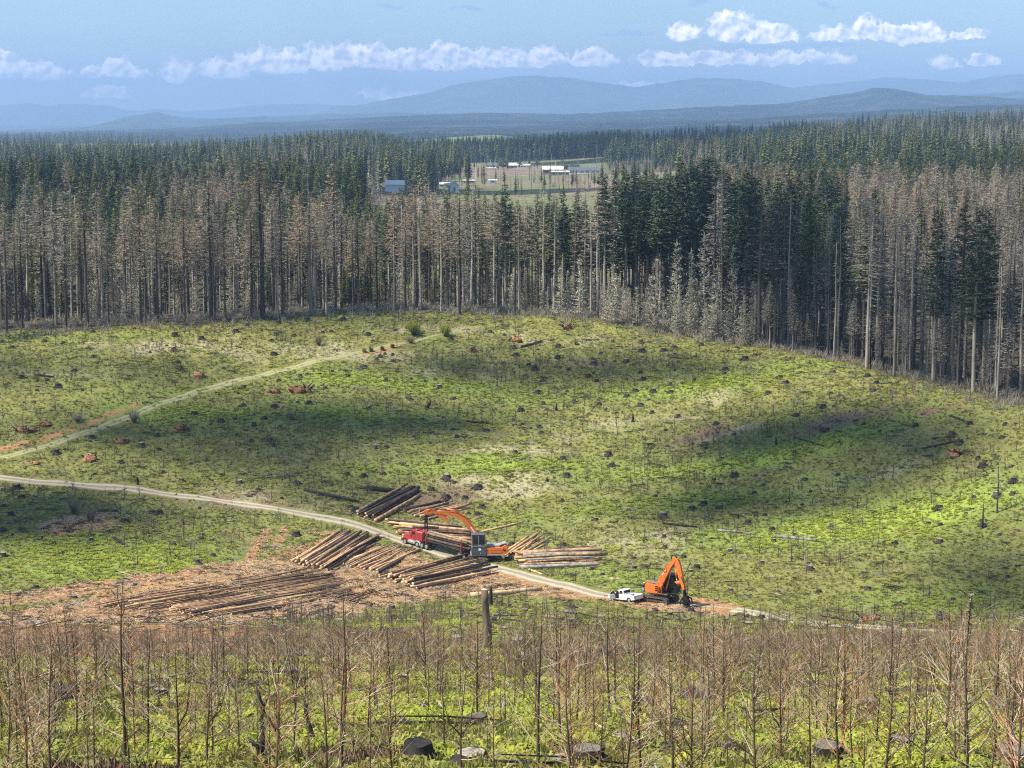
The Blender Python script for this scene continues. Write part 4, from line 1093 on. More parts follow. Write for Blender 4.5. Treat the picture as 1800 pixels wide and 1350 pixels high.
# sticks and slash
STK = []
for i in range(6):
    random.seed(850+i); mb = MB()
    for _ in range(5 if i < 4 else 3):
        a = rv(0,6.28); L = rv(.5,1.9)*(1 if i < 4 else 1.6); c = Vector((rv(-.6,.6), rv(-.6,.6), rv(.02,.18))); d = Vector((math.cos(a), math.sin(a), rv(-.12,.18)))*L/2
        r_ = rv(.02,.05); mb.tube([c-d, c+Vector((0,0,rv(-.03,.05))), c+d], [r_, r_*.9, r_*.5], 4)
    STK.append(mb.mesh('sticks', [M['slash'], M['slash'], M['log_peeled'], M['char'], M['log_grey'], M['char']][i]))
X, Y_ = sector(56000, -120, 1500, 205, 345); so = soil_mask(X, Y_)+(vnoise(X, Y_, 3.5, 111)-.5)*.9; k = (so > .45) & (road_dist(X, Y_) > 2.6); X, Y_ = X[k], Y_[k]
k = poly_mask(CUT, X, Y_) < .1; X, Y_ = X[k], Y_[k]; n = len(X)
scatter('slash_debris', STK, X, Y_, rng.random(n)*6.28, .35+.75*rng.random(n)**2, rng.choice([0,1,2,0,1,2,3], n), 'pale sticks and bark chips strewn over the dirt landing')
X, Y_ = sector(5200, -120, 1920, 40, 460); k = ((Y_ > 110) | (rng.random(len(X)) < .35)) & (Y_ < edge_y(uof(X, Y_))) & (road_dist(X, Y_) > 3); X, Y_ = X[k], Y_[k]; n = len(X)
scatter('fallen_sticks', STK, X, Y_, rng.random(n)*6.28, .5+1.1*rng.random(n), rng.choice([3,3,4,5,5,4,0], n), 'charred and grey sticks lying over the clearing')
P0 = Gs([(420,1012),(435,995),(465,982),(500,985),(525,1000),(510,1015),(460,1020)])
cx_, cy_ = P0[:,0].mean(), P0[:,1].mean()
n = 620; aa = rng.random(n)*6.28; rr = np.sqrt(rng.random(n)); X = cx_+rr*np.cos(aa)*5.0; Y_ = cy_+rr*np.sin(aa)*6.5
zz = zt(X, Y_)+rng.random(n)*1.5*(1-rr**1.5)
scatter('slash_pile', STK[:3], X, Y_, rng.random(n)*6.28, .7+.9*rng.random(n), rng.integers(0, 3, n), 'heap of broken pale branches beside the long pole pile', z=zz)

# ------------------------------------------------------------------ stumps
def stump(seed, h=.55, r=.42):
    random.seed(seed); n = 14; ring = []
    lob = [1+.35*max(0, math.cos(a*random.choice((3,4,5))+rv(0,6))) for a in np.linspace(0, 6.28, n, endpoint=False)]
    tilt = (rv(-.12,.12), rv(-.12,.12)); bd = MB(); tp = MB(); vs = []
    for (zf, k, kk) in ((-.3, 1.55, 1), (0.0, 1.38, 1), (.18, 1.14, .6), (.5, 1.0, .25), (1.0, .95, .1)):
        for i in range(n):
            a = 6.28318*i/n; q = r*k*(1+(lob[i]-1)*kk)*rv(.95,1.05)
            x_, y_ = math.cos(a)*q, math.sin(a)*q; z_ = zf*h
            if zf == 1.0: z_ += tilt[0]*x_+tilt[1]*y_+(rv(-.02,.05))
            vs.append((x_, y_, z_))
    fs = [(j*n+i, j*n+(i+1) % n, (j+1)*n+(i+1) % n, (j+1)*n+i) for j in range(4) for i in range(n)]
    bd.poly(vs, fs); rim = vs[-n:]
    tp.poly([(p[0]*.97, p[1]*.97, p[2]-.008) for p in rim]+[(p[0]*.5, p[1]*.5, h+tilt[0]*p[0]*.5+tilt[1]*p[1]*.5) for p in rim]+[(0,0,h)],
            [(i, (i+1) % n, n+(i+1) % n, n+i) for i in range(n)]+[(n+i, n+(i+1) % n, 2*n) for i in range(n)])
    for _ in range(3):
        a = rv(0,6.28); d = Vector((math.cos(a), math.sin(a), 0)); bd.tube([d*r*.9+Vector((0,0,.12)), d*r*1.7+Vector((0,0,.02)), d*r*2.3-Vector((0,0,.1))], [.1,.07,.03], 5)
    return bd, tp
STM = []
for i in range(8):
    b_, t_ = stump(900+i, rv(.3,.6), rv(.34,.5)); side = M['stump_side'] if i % 3 else M['char']
    STM.append((b_.mesh('stump_body', side, True), t_.mesh('stump_cut', M['stump_top'] if i % 4 != 2 else M['char']), MB().merge(b_).merge(t_, 1).mesh('stump', [side, M['stump_top'] if i % 3 == 1 else M['char']])))
def put_stump(x, y, s, k, label, group=None):
    o = bpy.data.objects.new('tree_stump', STM[k][0]); COL.objects.link(o); o.location = (x, y, z1(x, y)); o.rotation_euler = (0, 0, rv(0,6.28)); o.scale = (s, s, s*rv(.8,1.2))
    tag(o, label, 'stump', group)
    c = bpy.data.objects.new('cut_face', STM[k][1]); COL.objects.link(c); c.parent = o; return o
hst = [(828,1343,1.0,'wide flat-topped charred stump at the bottom below the brown post',0),(735,1335,.85,'rounded black stump left of the wide flat-topped one',6),(1030,1345,1.05,'wide grey-topped stump at the bottom below the pickup',1),
       (985,1346,.7,'small stump touching the wide grey-topped one',3),(1525,1252,.9,'weathered stump behind the thick reddish sapling',4),(1228,1238,1.3,'large charred stump hump under the excavator among saplings',2),
       (1455,1340,1.0,'split pale stump at the bottom between two ferny patches',5),(1585,1318,.7,'low dark stump with a pale flat top',7),(1785,1345,1.1,'pale weathered stump in the bottom right corner',1),
       (722,1232,.6,'small grey-topped stump in the ferns left of the post',0),(268,1222,.7,'bleached low stump in the thicket below the poles',4),(858,1204,.7,'low pale stump just below the post',5),(836,1278,.9,'broken grey stump in bright ferns',3),
       (1130,1250,1.0,'dark stump beside the tall fern patch',6),(1215,1075,1.0,'black stump with a pointed outline between the pickup and the thicket',6),(130,1052,1.2,'large charred stump at the edge of the dirt left of the pole pile',0),
       (238,1030,1.0,'black stump with a white ash patch above the dirt strip',4),(345,990,1.3,'big black stump left of the heap of branches',1),(375,978,.9,'small black stump behind the big one near the branches',2)]
STMARKS = [(200,'toward the left end'),(420,'below the road bend'),(640,'below the pole pile'),(900,'near the brown post'),(1060,'below the level stack'),(1230,'near the pickup'),(1400,'right of the excavator'),(1600,'above the right dirt track'),(9999,'toward the right end')]
hx, hy = [], []
for j, (uu, vv, s_, lb, kk) in enumerate(hst):
    p = G(uu, min(vv, 1349)); hx.append(p[0]); hy.append(p[1]); put_stump(p[0], p[1], s_, kk, lb)
X, Y_ = sector(3800, -60, 1860, 47, 458); U = uof(X, Y_)
o_ = poisson(X, Y_, 1.6); X, Y_, U = X[o_], Y_[o_], U[o_]
k = (Y_ < edge_y(U)-1) & (soil_mask(X, Y_) < .35) & (road_dist(X, Y_) > 3.4) & (road_dist(X, Y_, TRACK) > 3) & (np.hypot(X[:,None]-np.array(hx)[None], Y_[:,None]-np.array(hy)[None]).min(1) > 2.5)
k &= ~((Y_ < 200) & (rng.random(len(X)) < .78)) & (rng.random(len(X)) < .15+1.5*np.clip(fbm(X, Y_, 14, 131)-.3, 0, 1))
X, Y_ = X[k], Y_[k]; o_ = np.argsort(Y_); X, Y_ = X[o_], Y_[o_]
for i in range(min(276, len(X))):
    kk = random.randrange(8); v_ = vof(X[i], Y_[i], z1(X[i], Y_[i]))
    zone = 'on the near slope among saplings' if Y_[i] < 175 else ('beside the log landing' if Y_[i] < 290 else 'on the grassy hillside')
    ss_ = .55+.85*random.random()**1.5; U = uof(X[i], Y_[i])
    o_s = put_stump(X[i], Y_[i], ss_*(.9 if Y_[i] > 200 else .9), kk, None, 'burnt stumps '+zone)
    row = 'among the bottom saplings' if Y_[i] < 85 else 'in the thicket' if Y_[i] < 160 else 'just above the thicket' if Y_[i] < 230 else 'level with the landing' if Y_[i] < 290 else 'behind the landing' if Y_[i] < 325 else 'on the hillside'
    later(o_s, '%s %s stump %s, %s' % ('big' if ss_ > 1.1 else 'small' if ss_ < .85 else 'middling', 'black' if kk % 4 == 2 else 'grey-topped', row, place_of(U, STMARKS)), U)
X, Y_ = X[276:], Y_[276:]; n = len(X)
scatter('hillside_stumps', [s[2] for s in STM], X, Y_, rng.random(n)*6.28, (.45+1.0*rng.random(n)**2)*1.1, rng.integers(0, 8, n), 'small dark stumps dotted over the upper hillside')

# ------------------------------------------------------------------ logs
def log_mb(p0, p1, r0, r1, n=8, sag=0.0, seed=0, c=None):
    p0, p1 = Vector(p0), Vector(p1); mid = (p0+p1)/2 if c is None else c
    mb = MB(); m_ = 4; pts = []; rr = []
    L = (p1-p0).length
    for i in range(m_+1):
        f_ = i/m_; p = p0.lerp(p1, f_)-mid
        w = math.sin(f_*math.pi)*L*.011
        pts.append(p+Vector((rv(-w,w), rv(-w,w), rv(-w,w)*.5))); rr.append((r0*(1-f_)+r1*f_)*rv(.95,1.05))
    mb.tube(pts, rr, n, capmi=1)
    return mb, mid
def log(p0, p1, r0, r1, m, name, label, cat, group=None, n=8):
    mb, mid = log_mb(p0, p1, r0, r1, n)
    o = mb.build(name, [M[m], M['cut'] if m not in ('log_grey',) else M['log_grey']], None, True); o.location = mid
    tag(o, label, cat, group); return o
def lie(u, v, r): p = G(u, v); return Vector((p[0], p[1], p[2]+r*.8))
def pile(A0, A1, B0, B1, n, layers, r, mats, label, group, jit=.8, name='log', cat='log', taper=.75, rj=.3):
    a0, a1, b0, b1 = [Vector(G(*q)) for q in (A0, A1, B0, B1)]
    for L in range(layers):
        k = n-L*max(1, n//(layers+1))
        for i in range(k):
            f_ = (i+.5+.5*L*n/(layers+1)/max(1,k))/n if layers > 1 else (i+.5)/n
            f_ = min(.98, max(.02, (i+.5)/k*(1-.22*L)+.11*L)) + rv(-.3,.3)/n
            g_ = f_+rv(-2.0,2.0)/n
            a = a0.lerp(a1, f_); b = b0.lerp(b1, min(1.02, max(-.02, g_))); d = (b-a).normalized()
            ra = r*rv(1-rj,1+rj); a = a+d*rv(-jit,jit)*1.6; b = b+d*rv(-jit,jit)*2.2
            a.z = z1(a.x, a.y)+ra*.9+L*r*1.75; b.z = z1(b.x, b.y)+ra*.75+L*r*1.6
            big, sm = (ra, ra*taper) if random.random() < .6 else (ra*taper, ra)
            fs_ = np.linspace(.05,.95,9); px_ = a.x+(b.x-a.x)*fs_; py_ = a.y+(b.y-a.y)*fs_
            lift = float(np.max(zt(px_, py_)+ra*.5+L*r*1.6-(a.z+(b.z-a.z)*fs_))); lift = max(0.0, lift)
            a.z += lift*.75; b.z += lift*.75
            o_l = log(a, b, big, sm, random.choice(mats), name, label, cat, group)
            if layers*n > 1:
                lay = ('' if layers == 1 else ['bottom','top'][L] if layers == 2 else ['bottom','middle','top'][L])
                nn = k-i
                o_l['label'] = '%s, %s%s' % (label, 'nearest' if nn == 1 else ORD[nn-1]+' nearest', (' in the '+lay+' layer') if lay else '')
random.seed(5)
BK = ['log_bark','log_bark','log_peeled','log_dark']
pile((618,906),(664,918),(712,859),(744,870), 7, 2, .30, ['log_dark','log_dark','log_bark'], 'dark thick log in the steep pile above the road', 'logs in the upper dark pile')
pile((705,898),(757,914),(778,884),(820,897), 9, 2, .22, BK, 'brown log in the pile behind the loader boom', 'logs behind the boom')
pile((684,914),(716,950),(812,932),(838,952), 11, 3, .23, BK, 'brown log in the pile behind the red truck', 'logs behind the truck')
pile((514,986),(576,1006),(592,936),(668,948), 14, 2, .24, ['log_bark','log_dark','log_bark','log_peeled'], 'brown log in the left fanned pile below the road', 'logs in the left fanned pile')
pile((586,990),(668,1008),(668,955),(742,972), 13, 1, .20, BK, 'brown log in the loose row between fanned piles', 'logs in the middle row')
pile((664,1012),(742,1036),(800,972),(876,1010), 12, 3, .24, ['log_peeled','log_bark','log_bark','log_dark'], 'orange-brown log in the pile below the truck', 'logs in the pile below the truck')
pile((176,1066),(400,1085),(538,1002),(622,1050), 30, 2, .14, ['log_peeled','log_peeled','log_bark','log_bark','log_dark'], 'long thin pole in the great pole pile', 'poles in the great pole pile', 1.8, 'pole', 'pole', .5)
pile((480,1066),(545,1086),(612,1040),(668,1050), 7, 1, .14, ['log_grey','log_bark','log_dark'], 'greyish pole at the tail of the pole pile', 'poles at the tail of the pole pile', 1.2, 'pole', 'pole', .6)
pile((884,972),(912,988),(932,946),(972,946), 7, 2, .22, ['log_peeled','log_bark','log_peeled'], 'log in the slanting stack right of the loader', 'logs in the slanting stack')
pile((903,972),(925,1002),(1042,962),(1060,994), 9, 3, .27, ['log_bark','log_dark','log_bark','log_peeled','log_grey'], 'log in the level stack right of the loader', 'logs in the level stack')
pile((545,936),(556,944),(612,934),(606,941), 3, 1, .12, ['log_peeled'], 'pale pole lying above the left fanned pile', 'pale poles by the road', .8, 'pole', 'pole')
pile((620,908),(640,914),(668,921),(672,925), 2, 1, .15, ['log_bark'], 'short brown log on the verge below the steep dark pile', 'short verge logs', .4)
singles = [((828,1050),(952,1039),.42,'log_pale','thick pale yellow peeled log lying beside the brown post'),((846,936),(921,918),.17,'log_peeled','single thin log lying behind the loader cab'),
    ((645,862),(705,868),.5,'char','thick charred trunk lying above the steep dark pile'),((535,863),(632,884),.32,'char','long black log lying left of the steep dark pile'),
    ((1262,934),(1330,940),.22,'log_grey','grey fallen log on the right slope, left piece of the pair'),((1362,944),(1434,953),.28,'log_grey','silvery fallen log on the right slope, right piece of the pair'),
    ((1165,922),(1225,928),.2,'char','thin dark log lying left of the grey pair'),((60,580+80),(95,664),.2,'char','short dark log on the far left slope'),
    ((1395,770),(1450,786),.2,'char','dark log lying on the shaded right slope'),((1490,700),(1500,735),.10,'log_grey','thin white leaning branch on the right slope'),((1670,732),(1712,748),.2,'char','dark log near the dark forest foot'),
    ((1620,790),(1688,776),.18,'log_dark','long thin dark log lying across the right slope'),((620,788),(690,778),.14,'log_grey','thin grey log lying in the shaded band'),((820,742),(865,746),.2,'char','black log lying in the middle shaded band'),
    ((600,563),(652,554),.25,'log_grey','pale fallen log on the hill crest'),((914,612),(952,602),.28,'char','short black log on the sandy crest'),((200,948),(222,962),.28,'char','short upright-looking black log on the left verge'),
    ((0,1114),(140,1098),.14,'log_peeled','long thin pole lying on the dirt at the left'),((40,1128),(190,1105),.14,'log_bark','second long thin pole on the dirt at the left'),((150,1100),(330,1082),.12,'log_peeled','slim pole trailing off the pole pile toward the left'),
    ((620,1124),(700,1130),.12,'log_pale','thin pale pole at the foot of the green patch'),((1500,1107),(1560,1109),.14,'log_peeled','thin pole lying on the right dirt track'),((210,1010),(300,995),.14,'log_peeled','pale pole in the green left of the branch heap'),
    ((205,1004),(235,1014),.10,'log_pale','short pale stick crossing the pole left of the branch heap'),((820,1005),(838,1013),.15,'log_pale','short pale log end by the loader tracks'),((930,1003),(953,1011),.2,'log_peeled','short thick log lying below the level stack')]
for (a, b, r_, m_, lb) in singles:
    log(lie(*a, r_), lie(*b, r_), r_, r_*.8, m_, 'fallen_log', lb, 'log')

# ------------------------------------------------------------------ standing posts and snags
def post(u, v, h, r, m, label, topm='cut', lean=(0,0), name='snag_post'):
    p = G(u, v); mb = MB(); random.seed(int(u)); n = 10; pts = []; rr = []
    for i in range(7):
        f_ = i/6; pts.append(Vector((lean[0]*f_*h+rv(-.02,.02), lean[1]*f_*h+rv(-.02,.02), -.4+f_*(h+.4)))); rr.append(r*(1.25-.3*f_)*rv(.95,1.05))
    mb.tube(pts, rr, n, capmi=1)
    o = mb.build(name, [M[m], M[topm]], None, True); o.location = p; tag(o, label, 'post'); return o
post(858, 1146, 4.2, .24, 'post_wood', 'tall brown sawn-off tree post standing in the thicket', lean=(-.05,0))
post(863, 1064, 2.9, .24, 'char', 'black charred snag behind the tall brown post', 'char')
post(861, 1146, 2.0, .14, 'post_wood', 'shorter pale-topped stub touching the tall brown post')
def twisted(u, v, pts, label, name='charred_snag'):
    p = G(u, v); mb = MB()
    for (pl, rr) in pts: mb.tube([Vector(q) for q in pl], rr, 7)
    o = mb.build(name, M['char'], None, True); o.location = p; tag(o, label, 'snag'); return o
twisted(462, 1338, [([(-.15,0,-.2),(-.02,0,.35),(.02,0,.75),(-.02,.02,1.1),(.03,0,1.35),(-.06,0,1.65),(-.1,0,1.95)], [.12,.08,.07,.05,.06,.05,.01]), ([(.03,0,1.35),(.12,0,1.6),(.3,.02,1.72)], [.04,.02,.008]),
        ([(.03,0,1.3),(.28,.05,.9),(.48,.08,.5)], [.045,.035,.015]), ([(-.05,0,.3),(-.25,0,.5),(-.4,.02,.6)], [.07,.05,.02]), ([(-.06,0,1.6),(-.12,0,1.85),(-.14,0,2.05)], [.03,.02,.006])], 'twisted black charred snag with a forked top in the ferns')
twisted(538, 1310, [([(.25,0,-.3),(.2,0,.2),(.1,0,.6),(0,0,.95),(-.02,0,1.35)], [.06,.08,.05,.05,.02]), ([(0,0,.95),(.08,0,1.25)], [.04,.015])], 'smaller crooked black snag right of the twisted one')
twisted(242, 852, [([(0,0,-.2),(.1,0,.5),(-.05,0,1.0),(-.1,0,1.5)], [.28,.22,.22,.08])], 'small dark pointed snag above the gravel road')
twisted(752, 718, [([(-.3,0,-.2),(.1,0,.6),(.5,0,1.3),(.7,0,1.7)], [.5,.35,.2,.1])], 'leaning pointed black snag in the bright band')
twisted(978, 722, [([(0,0,-.2),(0,0,.8),(.05,0,1.6)], [.35,.2,.06])], 'small pointed black snag in the middle of the hill')
twisted(1112, 742, [([(0,0,-.2),(.05,0,.9),(0,0,1.9)], [.4,.2,.05])], 'narrow pointed black snag right of the middle snag')
twisted(1364, 782, [([(0,0,-.2),(0,0,.9),(-.03,0,1.7)], [.25,.17,.08])], 'slim black snag in the shaded right slope')
twisted(1727, 930, [([(0,0,-.2),(.03,0,2),(0,0,4.2)], [.16,.13,.08])], 'thin black pole snag near the right side')

# ------------------------------------------------------------------ uprooted root heaps
def heap(u, v, w, h, seed, label, roots=8):
    p = G(u, v); random.seed(seed); e = empty('root_heap', p); tag(e, label, 'root heap')
    mb = MB()
    for k in range(9):
        a = rv(0,6.28); rr = rv(0,.7)*w/2; c = Vector((math.cos(a)*rr, math.sin(a)*rr*.7, rv(0,.5)*h*(1-rr/w))); s_ = rv(.25,.5)*h+.2
        vs = []; n = 7
        for j in range(5):
            th = math.pi*j/4
            for i in range(n):
                q = s_*rv(.75,1.2); vs.append(c+Vector((math.sin(th)*math.cos(6.283*i/n)*q*1.2, math.sin(th)*math.sin(6.283*i/n)*q*1.2, math.cos(th)*q*.8)))
        mb.poly(vs, [(j*n+i, (j+1)*n+i, (j+1)*n+(i+1) % n, j*n+(i+1) % n) for j in range(4) for i in range(n)])
    mb.build('soil_clods', M['soil'], e)
    rt = MB()
    for k in range(roots):
        a = rv(0,6.28); c = Vector((rv(-.4,.4)*w, rv(-.3,.3)*w, rv(.1,.5)*h)); d = Vector((math.cos(a), math.sin(a)*.6, rv(.1,.9)))
        L = rv(.5,1.1)*h; rt.tube([c, c+d*L*.5, c+d*L+Vector((rv(-.2,.2), 0, rv(-.2,.2)))], [.2,.14,.04], 6)
    rt.build('charred_roots', M['char'], e)
heap(528, 688, 5.5, 1.6, 1, 'large heap of orange soil and black roots by the old track', 16)
heap(482, 690, 3.5, .9, 2, 'small heap of orange soil left of the large one', 9)
heap(318, 758, 3.2, 1.5, 3, 'orange and black uprooted root heap in the left middle of the slope')
heap(158, 810, 2.2, 1.5, 4, 'pointed orange root heap below the orange cut')
heap(215, 778, 2.4, 1.0, 5, 'black root plate with a tan face near the orange cut', 12)
heap(45, 757, 4.5, 1.0, 6, 'row of black and tan root clumps near the left edge', 14)
heap(78, 748, 3.0, 1.0, 7, 'brown root clump right of the black and tan row', 10)
heap(905, 600, 3.5, 1.1, 8, 'orange root heap on the sandy crest', 6)
heap(830, 618, 2.6, 1.0, 9, 'twin orange root clump on the crest left of the black log', 8)
heap(998, 578, 2.6, 1.4, 10, 'black root clump near the crest top', 14)
heap(1680, 800, 2.8, 1.3, 11, 'dark root heap with orange soil at the far right', 10)
heap(62, 816, 2.4, .6, 12, 'low pale-orange soil clump under the orange cut', 3)
heap(350, 664, 1.8, 1.5, 13, 'narrow orange root clump on the left of the old track', 4)
heap(1530, 1094, 2.6, .9, 14, 'reddish soil heap above the right dirt track', 4)
heap(110, 928, 4.5, .6, 15, 'reddish-brown dirt patch heap left of the road', 5)
# bushes
def bush(u, v, w, h, m, seed, label, leafy=True, name='shrub'):
    p = G(u, v); random.seed(seed); mb, sm = MB(), MB()
    for k in range(int(26*w)):
        a = rv(0,6.28); d = Vector((math.cos(a)*w*rv(.1,.5), math.sin(a)*w*rv(.1,.5), h*rv(.4,1))); sm.tube([(0,0,-.1), d*.5, d], [.03,.02,.006], 3, cap=False)
        for j in range(18 if leafy else 10):
            q = d*rv(.4,1.05)+Vector((rv(-.2,.2), rv(-.2,.2), rv(-.2,.2))); blade(mb, q, Vector((rv(-1,1), rv(-1,1), rv(-.3,1))), rv(.15,.4), .14 if leafy else .035, Vector((rv(-1,1), rv(-1,1), rv(-1,1))))
    e = empty(name, p); tag(e, label, 'shrub'); sm.build('stems', M['sap_stem'], e); mb.build('foliage' if leafy else 'twigs', M[m], e)
bush(727, 590, 4.5, 3.0, 'fern', 21, 'bright green leafy shrub on the hill crest')
bush(783, 592, 3.2, 2.6, 'fern', 22, 'second green leafy shrub right of the first on the crest')
bush(560, 608, 2.8, 2.8, 'brush_brown', 23, 'round reddish-brown leafless bush near the crest', False)
bush(722, 604, 3.0, 1.6, 'needle_grey', 24, 'grey leafless bush in front of the green shrub', False)
bush(236, 745, 3.4, 3.4, 'needle_grey', 25, 'tall grey leafless bush beside the old track', False)
bush(136, 742, 3.0, 1.8, 'needle_grey', 26, 'low grey brush above the orange cut', False)
bush(160, 918, 3.4, 2.6, 'needle_brown', 27, 'feathery brown dead bush beside the reddish dirt left of the road', False)
bush(130, 905, 3.0, 3.6, 'needle_grey', 28, 'dark grey dead bush in the shaded patch left of the road', False)
for j, (uu, vv) in enumerate([(690,612),(672,616),(652,618),(640,620),(1012,606)]):
    bush(uu, vv, .9, .9, 'fern_dull', 40+j, ['small round green shrub nearest the crest on the orange bank','small green shrub second along the orange bank','small green shrub third along the orange bank','small green shrub at the lower end of the orange bank','small olive shrub right of the crest log'][j])
hero_tree(SPARSE[0], 1768, 800, 0, 'lone small bare grey conifer in the open on the right slope', 'dead conifer', 'dead_conifer', 1.4, Y=G(1768, 898)[1])

# ------------------------------------------------------------------ vehicles
def frame(o, front, rear, origin_f=0.0):
    """+x runs from rear to front, along the ground; origin between them"""
    f, r = Vector(front), Vector(rear); xa = (f-r).normalized(); ya = Vector((0,0,1)).cross(xa).normalized(); za = xa.cross(ya)
    m = Matrix((xa, ya, za)).transposed().to_4x4(); m.translation = r.lerp(f, origin_f); o.matrix_world = m; return m
def P_(e, name, mats, fn, smooth=False, parent=None):
    mb = MB(); fn(mb); return mb.build(name, mats, parent or e, smooth)
# --- red log truck: x=0 at the rear of the trailer, camera side is local +y when it faces left
tf = G(712, 953); tr_ = G(829, 983)
Tt = empty('log_truck'); TL = float(np.linalg.norm(tf-tr_)); TM = frame(Tt, tf, tr_)
tag(Tt, 'red logging truck loaded with dark logs on the gravel road', 'log truck')
X0 = TL                                        # front bumper
def wheels(par, xs, ys, r=.52, w=.5):
    for x_ in xs:
        for y_ in ys:
            P_(Tt, 'wheel', [M['tyre'], M['chrome']], lambda mb: mb.wheel((x_, y_, r), r, w), False, par)
wheels(None, (X0-.95,), (-1.05, 1.05), .5, .34)
wheels(None, (X0-3.85, X0-4.93, X0-6.0), (-.98, .98), .5); wheels(None, (.75, 1.85), (-.98, .98), .5)
P_(Tt, 'chassis', M['steel'], lambda mb: [mb.box((X0-3.3, s_*.42, .92), (6.2, .12, .28)) for s_ in (-1,1)]+[mb.box((X0-3.6, 0, .9), (.2, .9, .2)), mb.box(((X0-5)/2, 0, .85), (X0-5.2, .22, .22)), mb.box((1.3, 0, .95), (2.4, 1.0, .25))])
def hood(mb):
    x0 = X0-2.0
    sec = [(x0, .98, 1.0, 2.15), (X0-1.1, .86, 1.0, 2.0), (X0-.35, .72, .95, 1.78), (X0-.12, .66, 1.0, 1.6)]
    vs = []
    for (x_, w, zb, zt_) in sec: vs += [(x_,-w,zb),(x_,-w,zt_-.2),(x_,-w*.7,zt_),(x_,w*.7,zt_),(x_,w,zt_-.2),(x_,w,zb)]
    mb.poly(vs, [(j*6+i, j*6+(i+1) % 6, (j+1)*6+(i+1) % 6, (j+1)*6+i) for j in range(3) for i in range(6)]+[(0,5,4,3,2,1), (18,19,20,21,22,23)])
    for s_ in (-1, 1):   # wheel arches
        pr = []
        for k in range(9):
            th = math.pi*k/8; pr.append((X0-.95+math.cos(th)*.82, .55+math.sin(th)*.72))
        for k in range(8, -1, -1):
            th = math.pi*k/8; pr.append((X0-.95+math.cos(th)*.68, .55+math.sin(th)*.6))
        mb.prism(pr, .48, c=(0, s_*1.02, 0))
P_(Tt, 'hood', M['red'], hood)
P_(Tt, 'grille', M['chrome'], lambda mb: [mb.box((X0-.08, 0, 1.3), (.08, 1.1, .75)), mb.box((X0+.08, 0, .72), (.2, 2.3, .36), bev=.05)])
for s_ in (-1, 1): P_(Tt, 'headlight', M['lamp'], lambda mb: mb.box((X0-.12, s_*.85, 1.12), (.14, .26, .2), bev=.04))
cabin = P_(Tt, 'cab', M['red'], lambda mb: [mb.prism([(X0-3.3,.95),(X0-1.95,.95),(X0-2.0,2.1),(X0-2.3,2.85),(X0-2.42,2.95),(X0-3.28,2.95)], 2.05)])
P_(Tt, 'windscreen', M['glass'], lambda mb: mb.poly([(X0-2.0,-.85,2.15),(X0-2.0,.85,2.15),(X0-2.27,.78,2.8),(X0-2.27,-.78,2.8)], [(0,1,2,3)]), parent=cabin).location = (.012, 0, .006)
for s_ in (-1, 1): P_(Tt, 'side_window', M['glass'], lambda mb: mb.box((X0-2.75, s_*1.03, 2.35), (.62, .03, .55), bev=.01), parent=cabin)
for s_ in (-1, 1): P_(Tt, 'mirror', M['chrome'], lambda mb: [mb.box((X0-2.05, s_*1.3, 2.3), (.06, .2, .55)), mb.tube([(X0-2.15,s_*1.0,2.55),(X0-2.05,s_*1.3,2.6)], .02, 5)])
def sleeper(mb):
    mb.box((X0-4.2, 0, 2.0), (1.5, 2.25, 1.7), bev=.12)
    for k in range(7):
        for s_ in (-1, 1): mb.box((X0-4.2, s_*1.135, 1.3+k*.22), (1.35, .03, .06))
P_(Tt, 'sleeper', M['red'], sleeper)
P_(Tt, 'headache_rack', M['steel'], lambda mb: [mb.box((X0-5.15, s_*.9, 2.1), (.1,.1,1.9)) for s_ in (-1,-.5,0,.5,1)]+[mb.box((X0-5.15, 0, 3.0), (.12,2.1,.12)), mb.box((X0-5.15,0,1.3),(.12,2.1,.12))])
for s_ in (-1, 1):
    P_(Tt, 'fuel_tank', M['chrome'], lambda mb: mb.tube([(X0-1.75,s_*.98,.72),(X0-1.7,s_*.98,.72),(X0-3.0,s_*.98,.72),(X0-3.05,s_*.98,.72)], [.2,.34,.34,.2], 14), True)
    P_(Tt, 'exhaust_stack', M['chrome'], lambda mb: mb.tube([(X0-3.38,s_*.95,1.2),(X0-3.38,s_*.95,3.1),(X0-3.5,s_*.95,3.35)], .07, 8), True)
    def mud(mb):
        pr = [(X0-3.85+math.cos(math.pi*k/8)*.72, .5+math.sin(math.pi*k/8)*.68) for k in range(9)]+[(X0-3.85+math.cos(math.pi*k/8)*.62, .5+math.sin(math.pi*k/8)*.6) for k in range(8,-1,-1)]
        mb.prism(pr, .6, c=(0, s_*1.0, 0))
    P_(Tt, 'mudguard', M['white'], mud)
bunkx = (X0-5.9, 1.5)
for bx_ in bunkx:
    b_ = P_(Tt, 'bunk', M['red'], lambda mb: [mb.box((bx_, 0, 1.22), (.25, 2.5, .22)), mb.box((bx_, 0, 1.05), (.5, .9, .2))])
    for s_ in (-1, 1): P_(Tt, 'stake', M['red'], lambda mb: mb.box((bx_, s_*1.2, 2.35), (.14, .1, 2.1)), parent=b_)
P_(Tt, 'tail_light', M['tail'], lambda mb: [mb.box((.1, s_*.7, .95), (.06,.25,.12)) for s_ in (-1,1)])
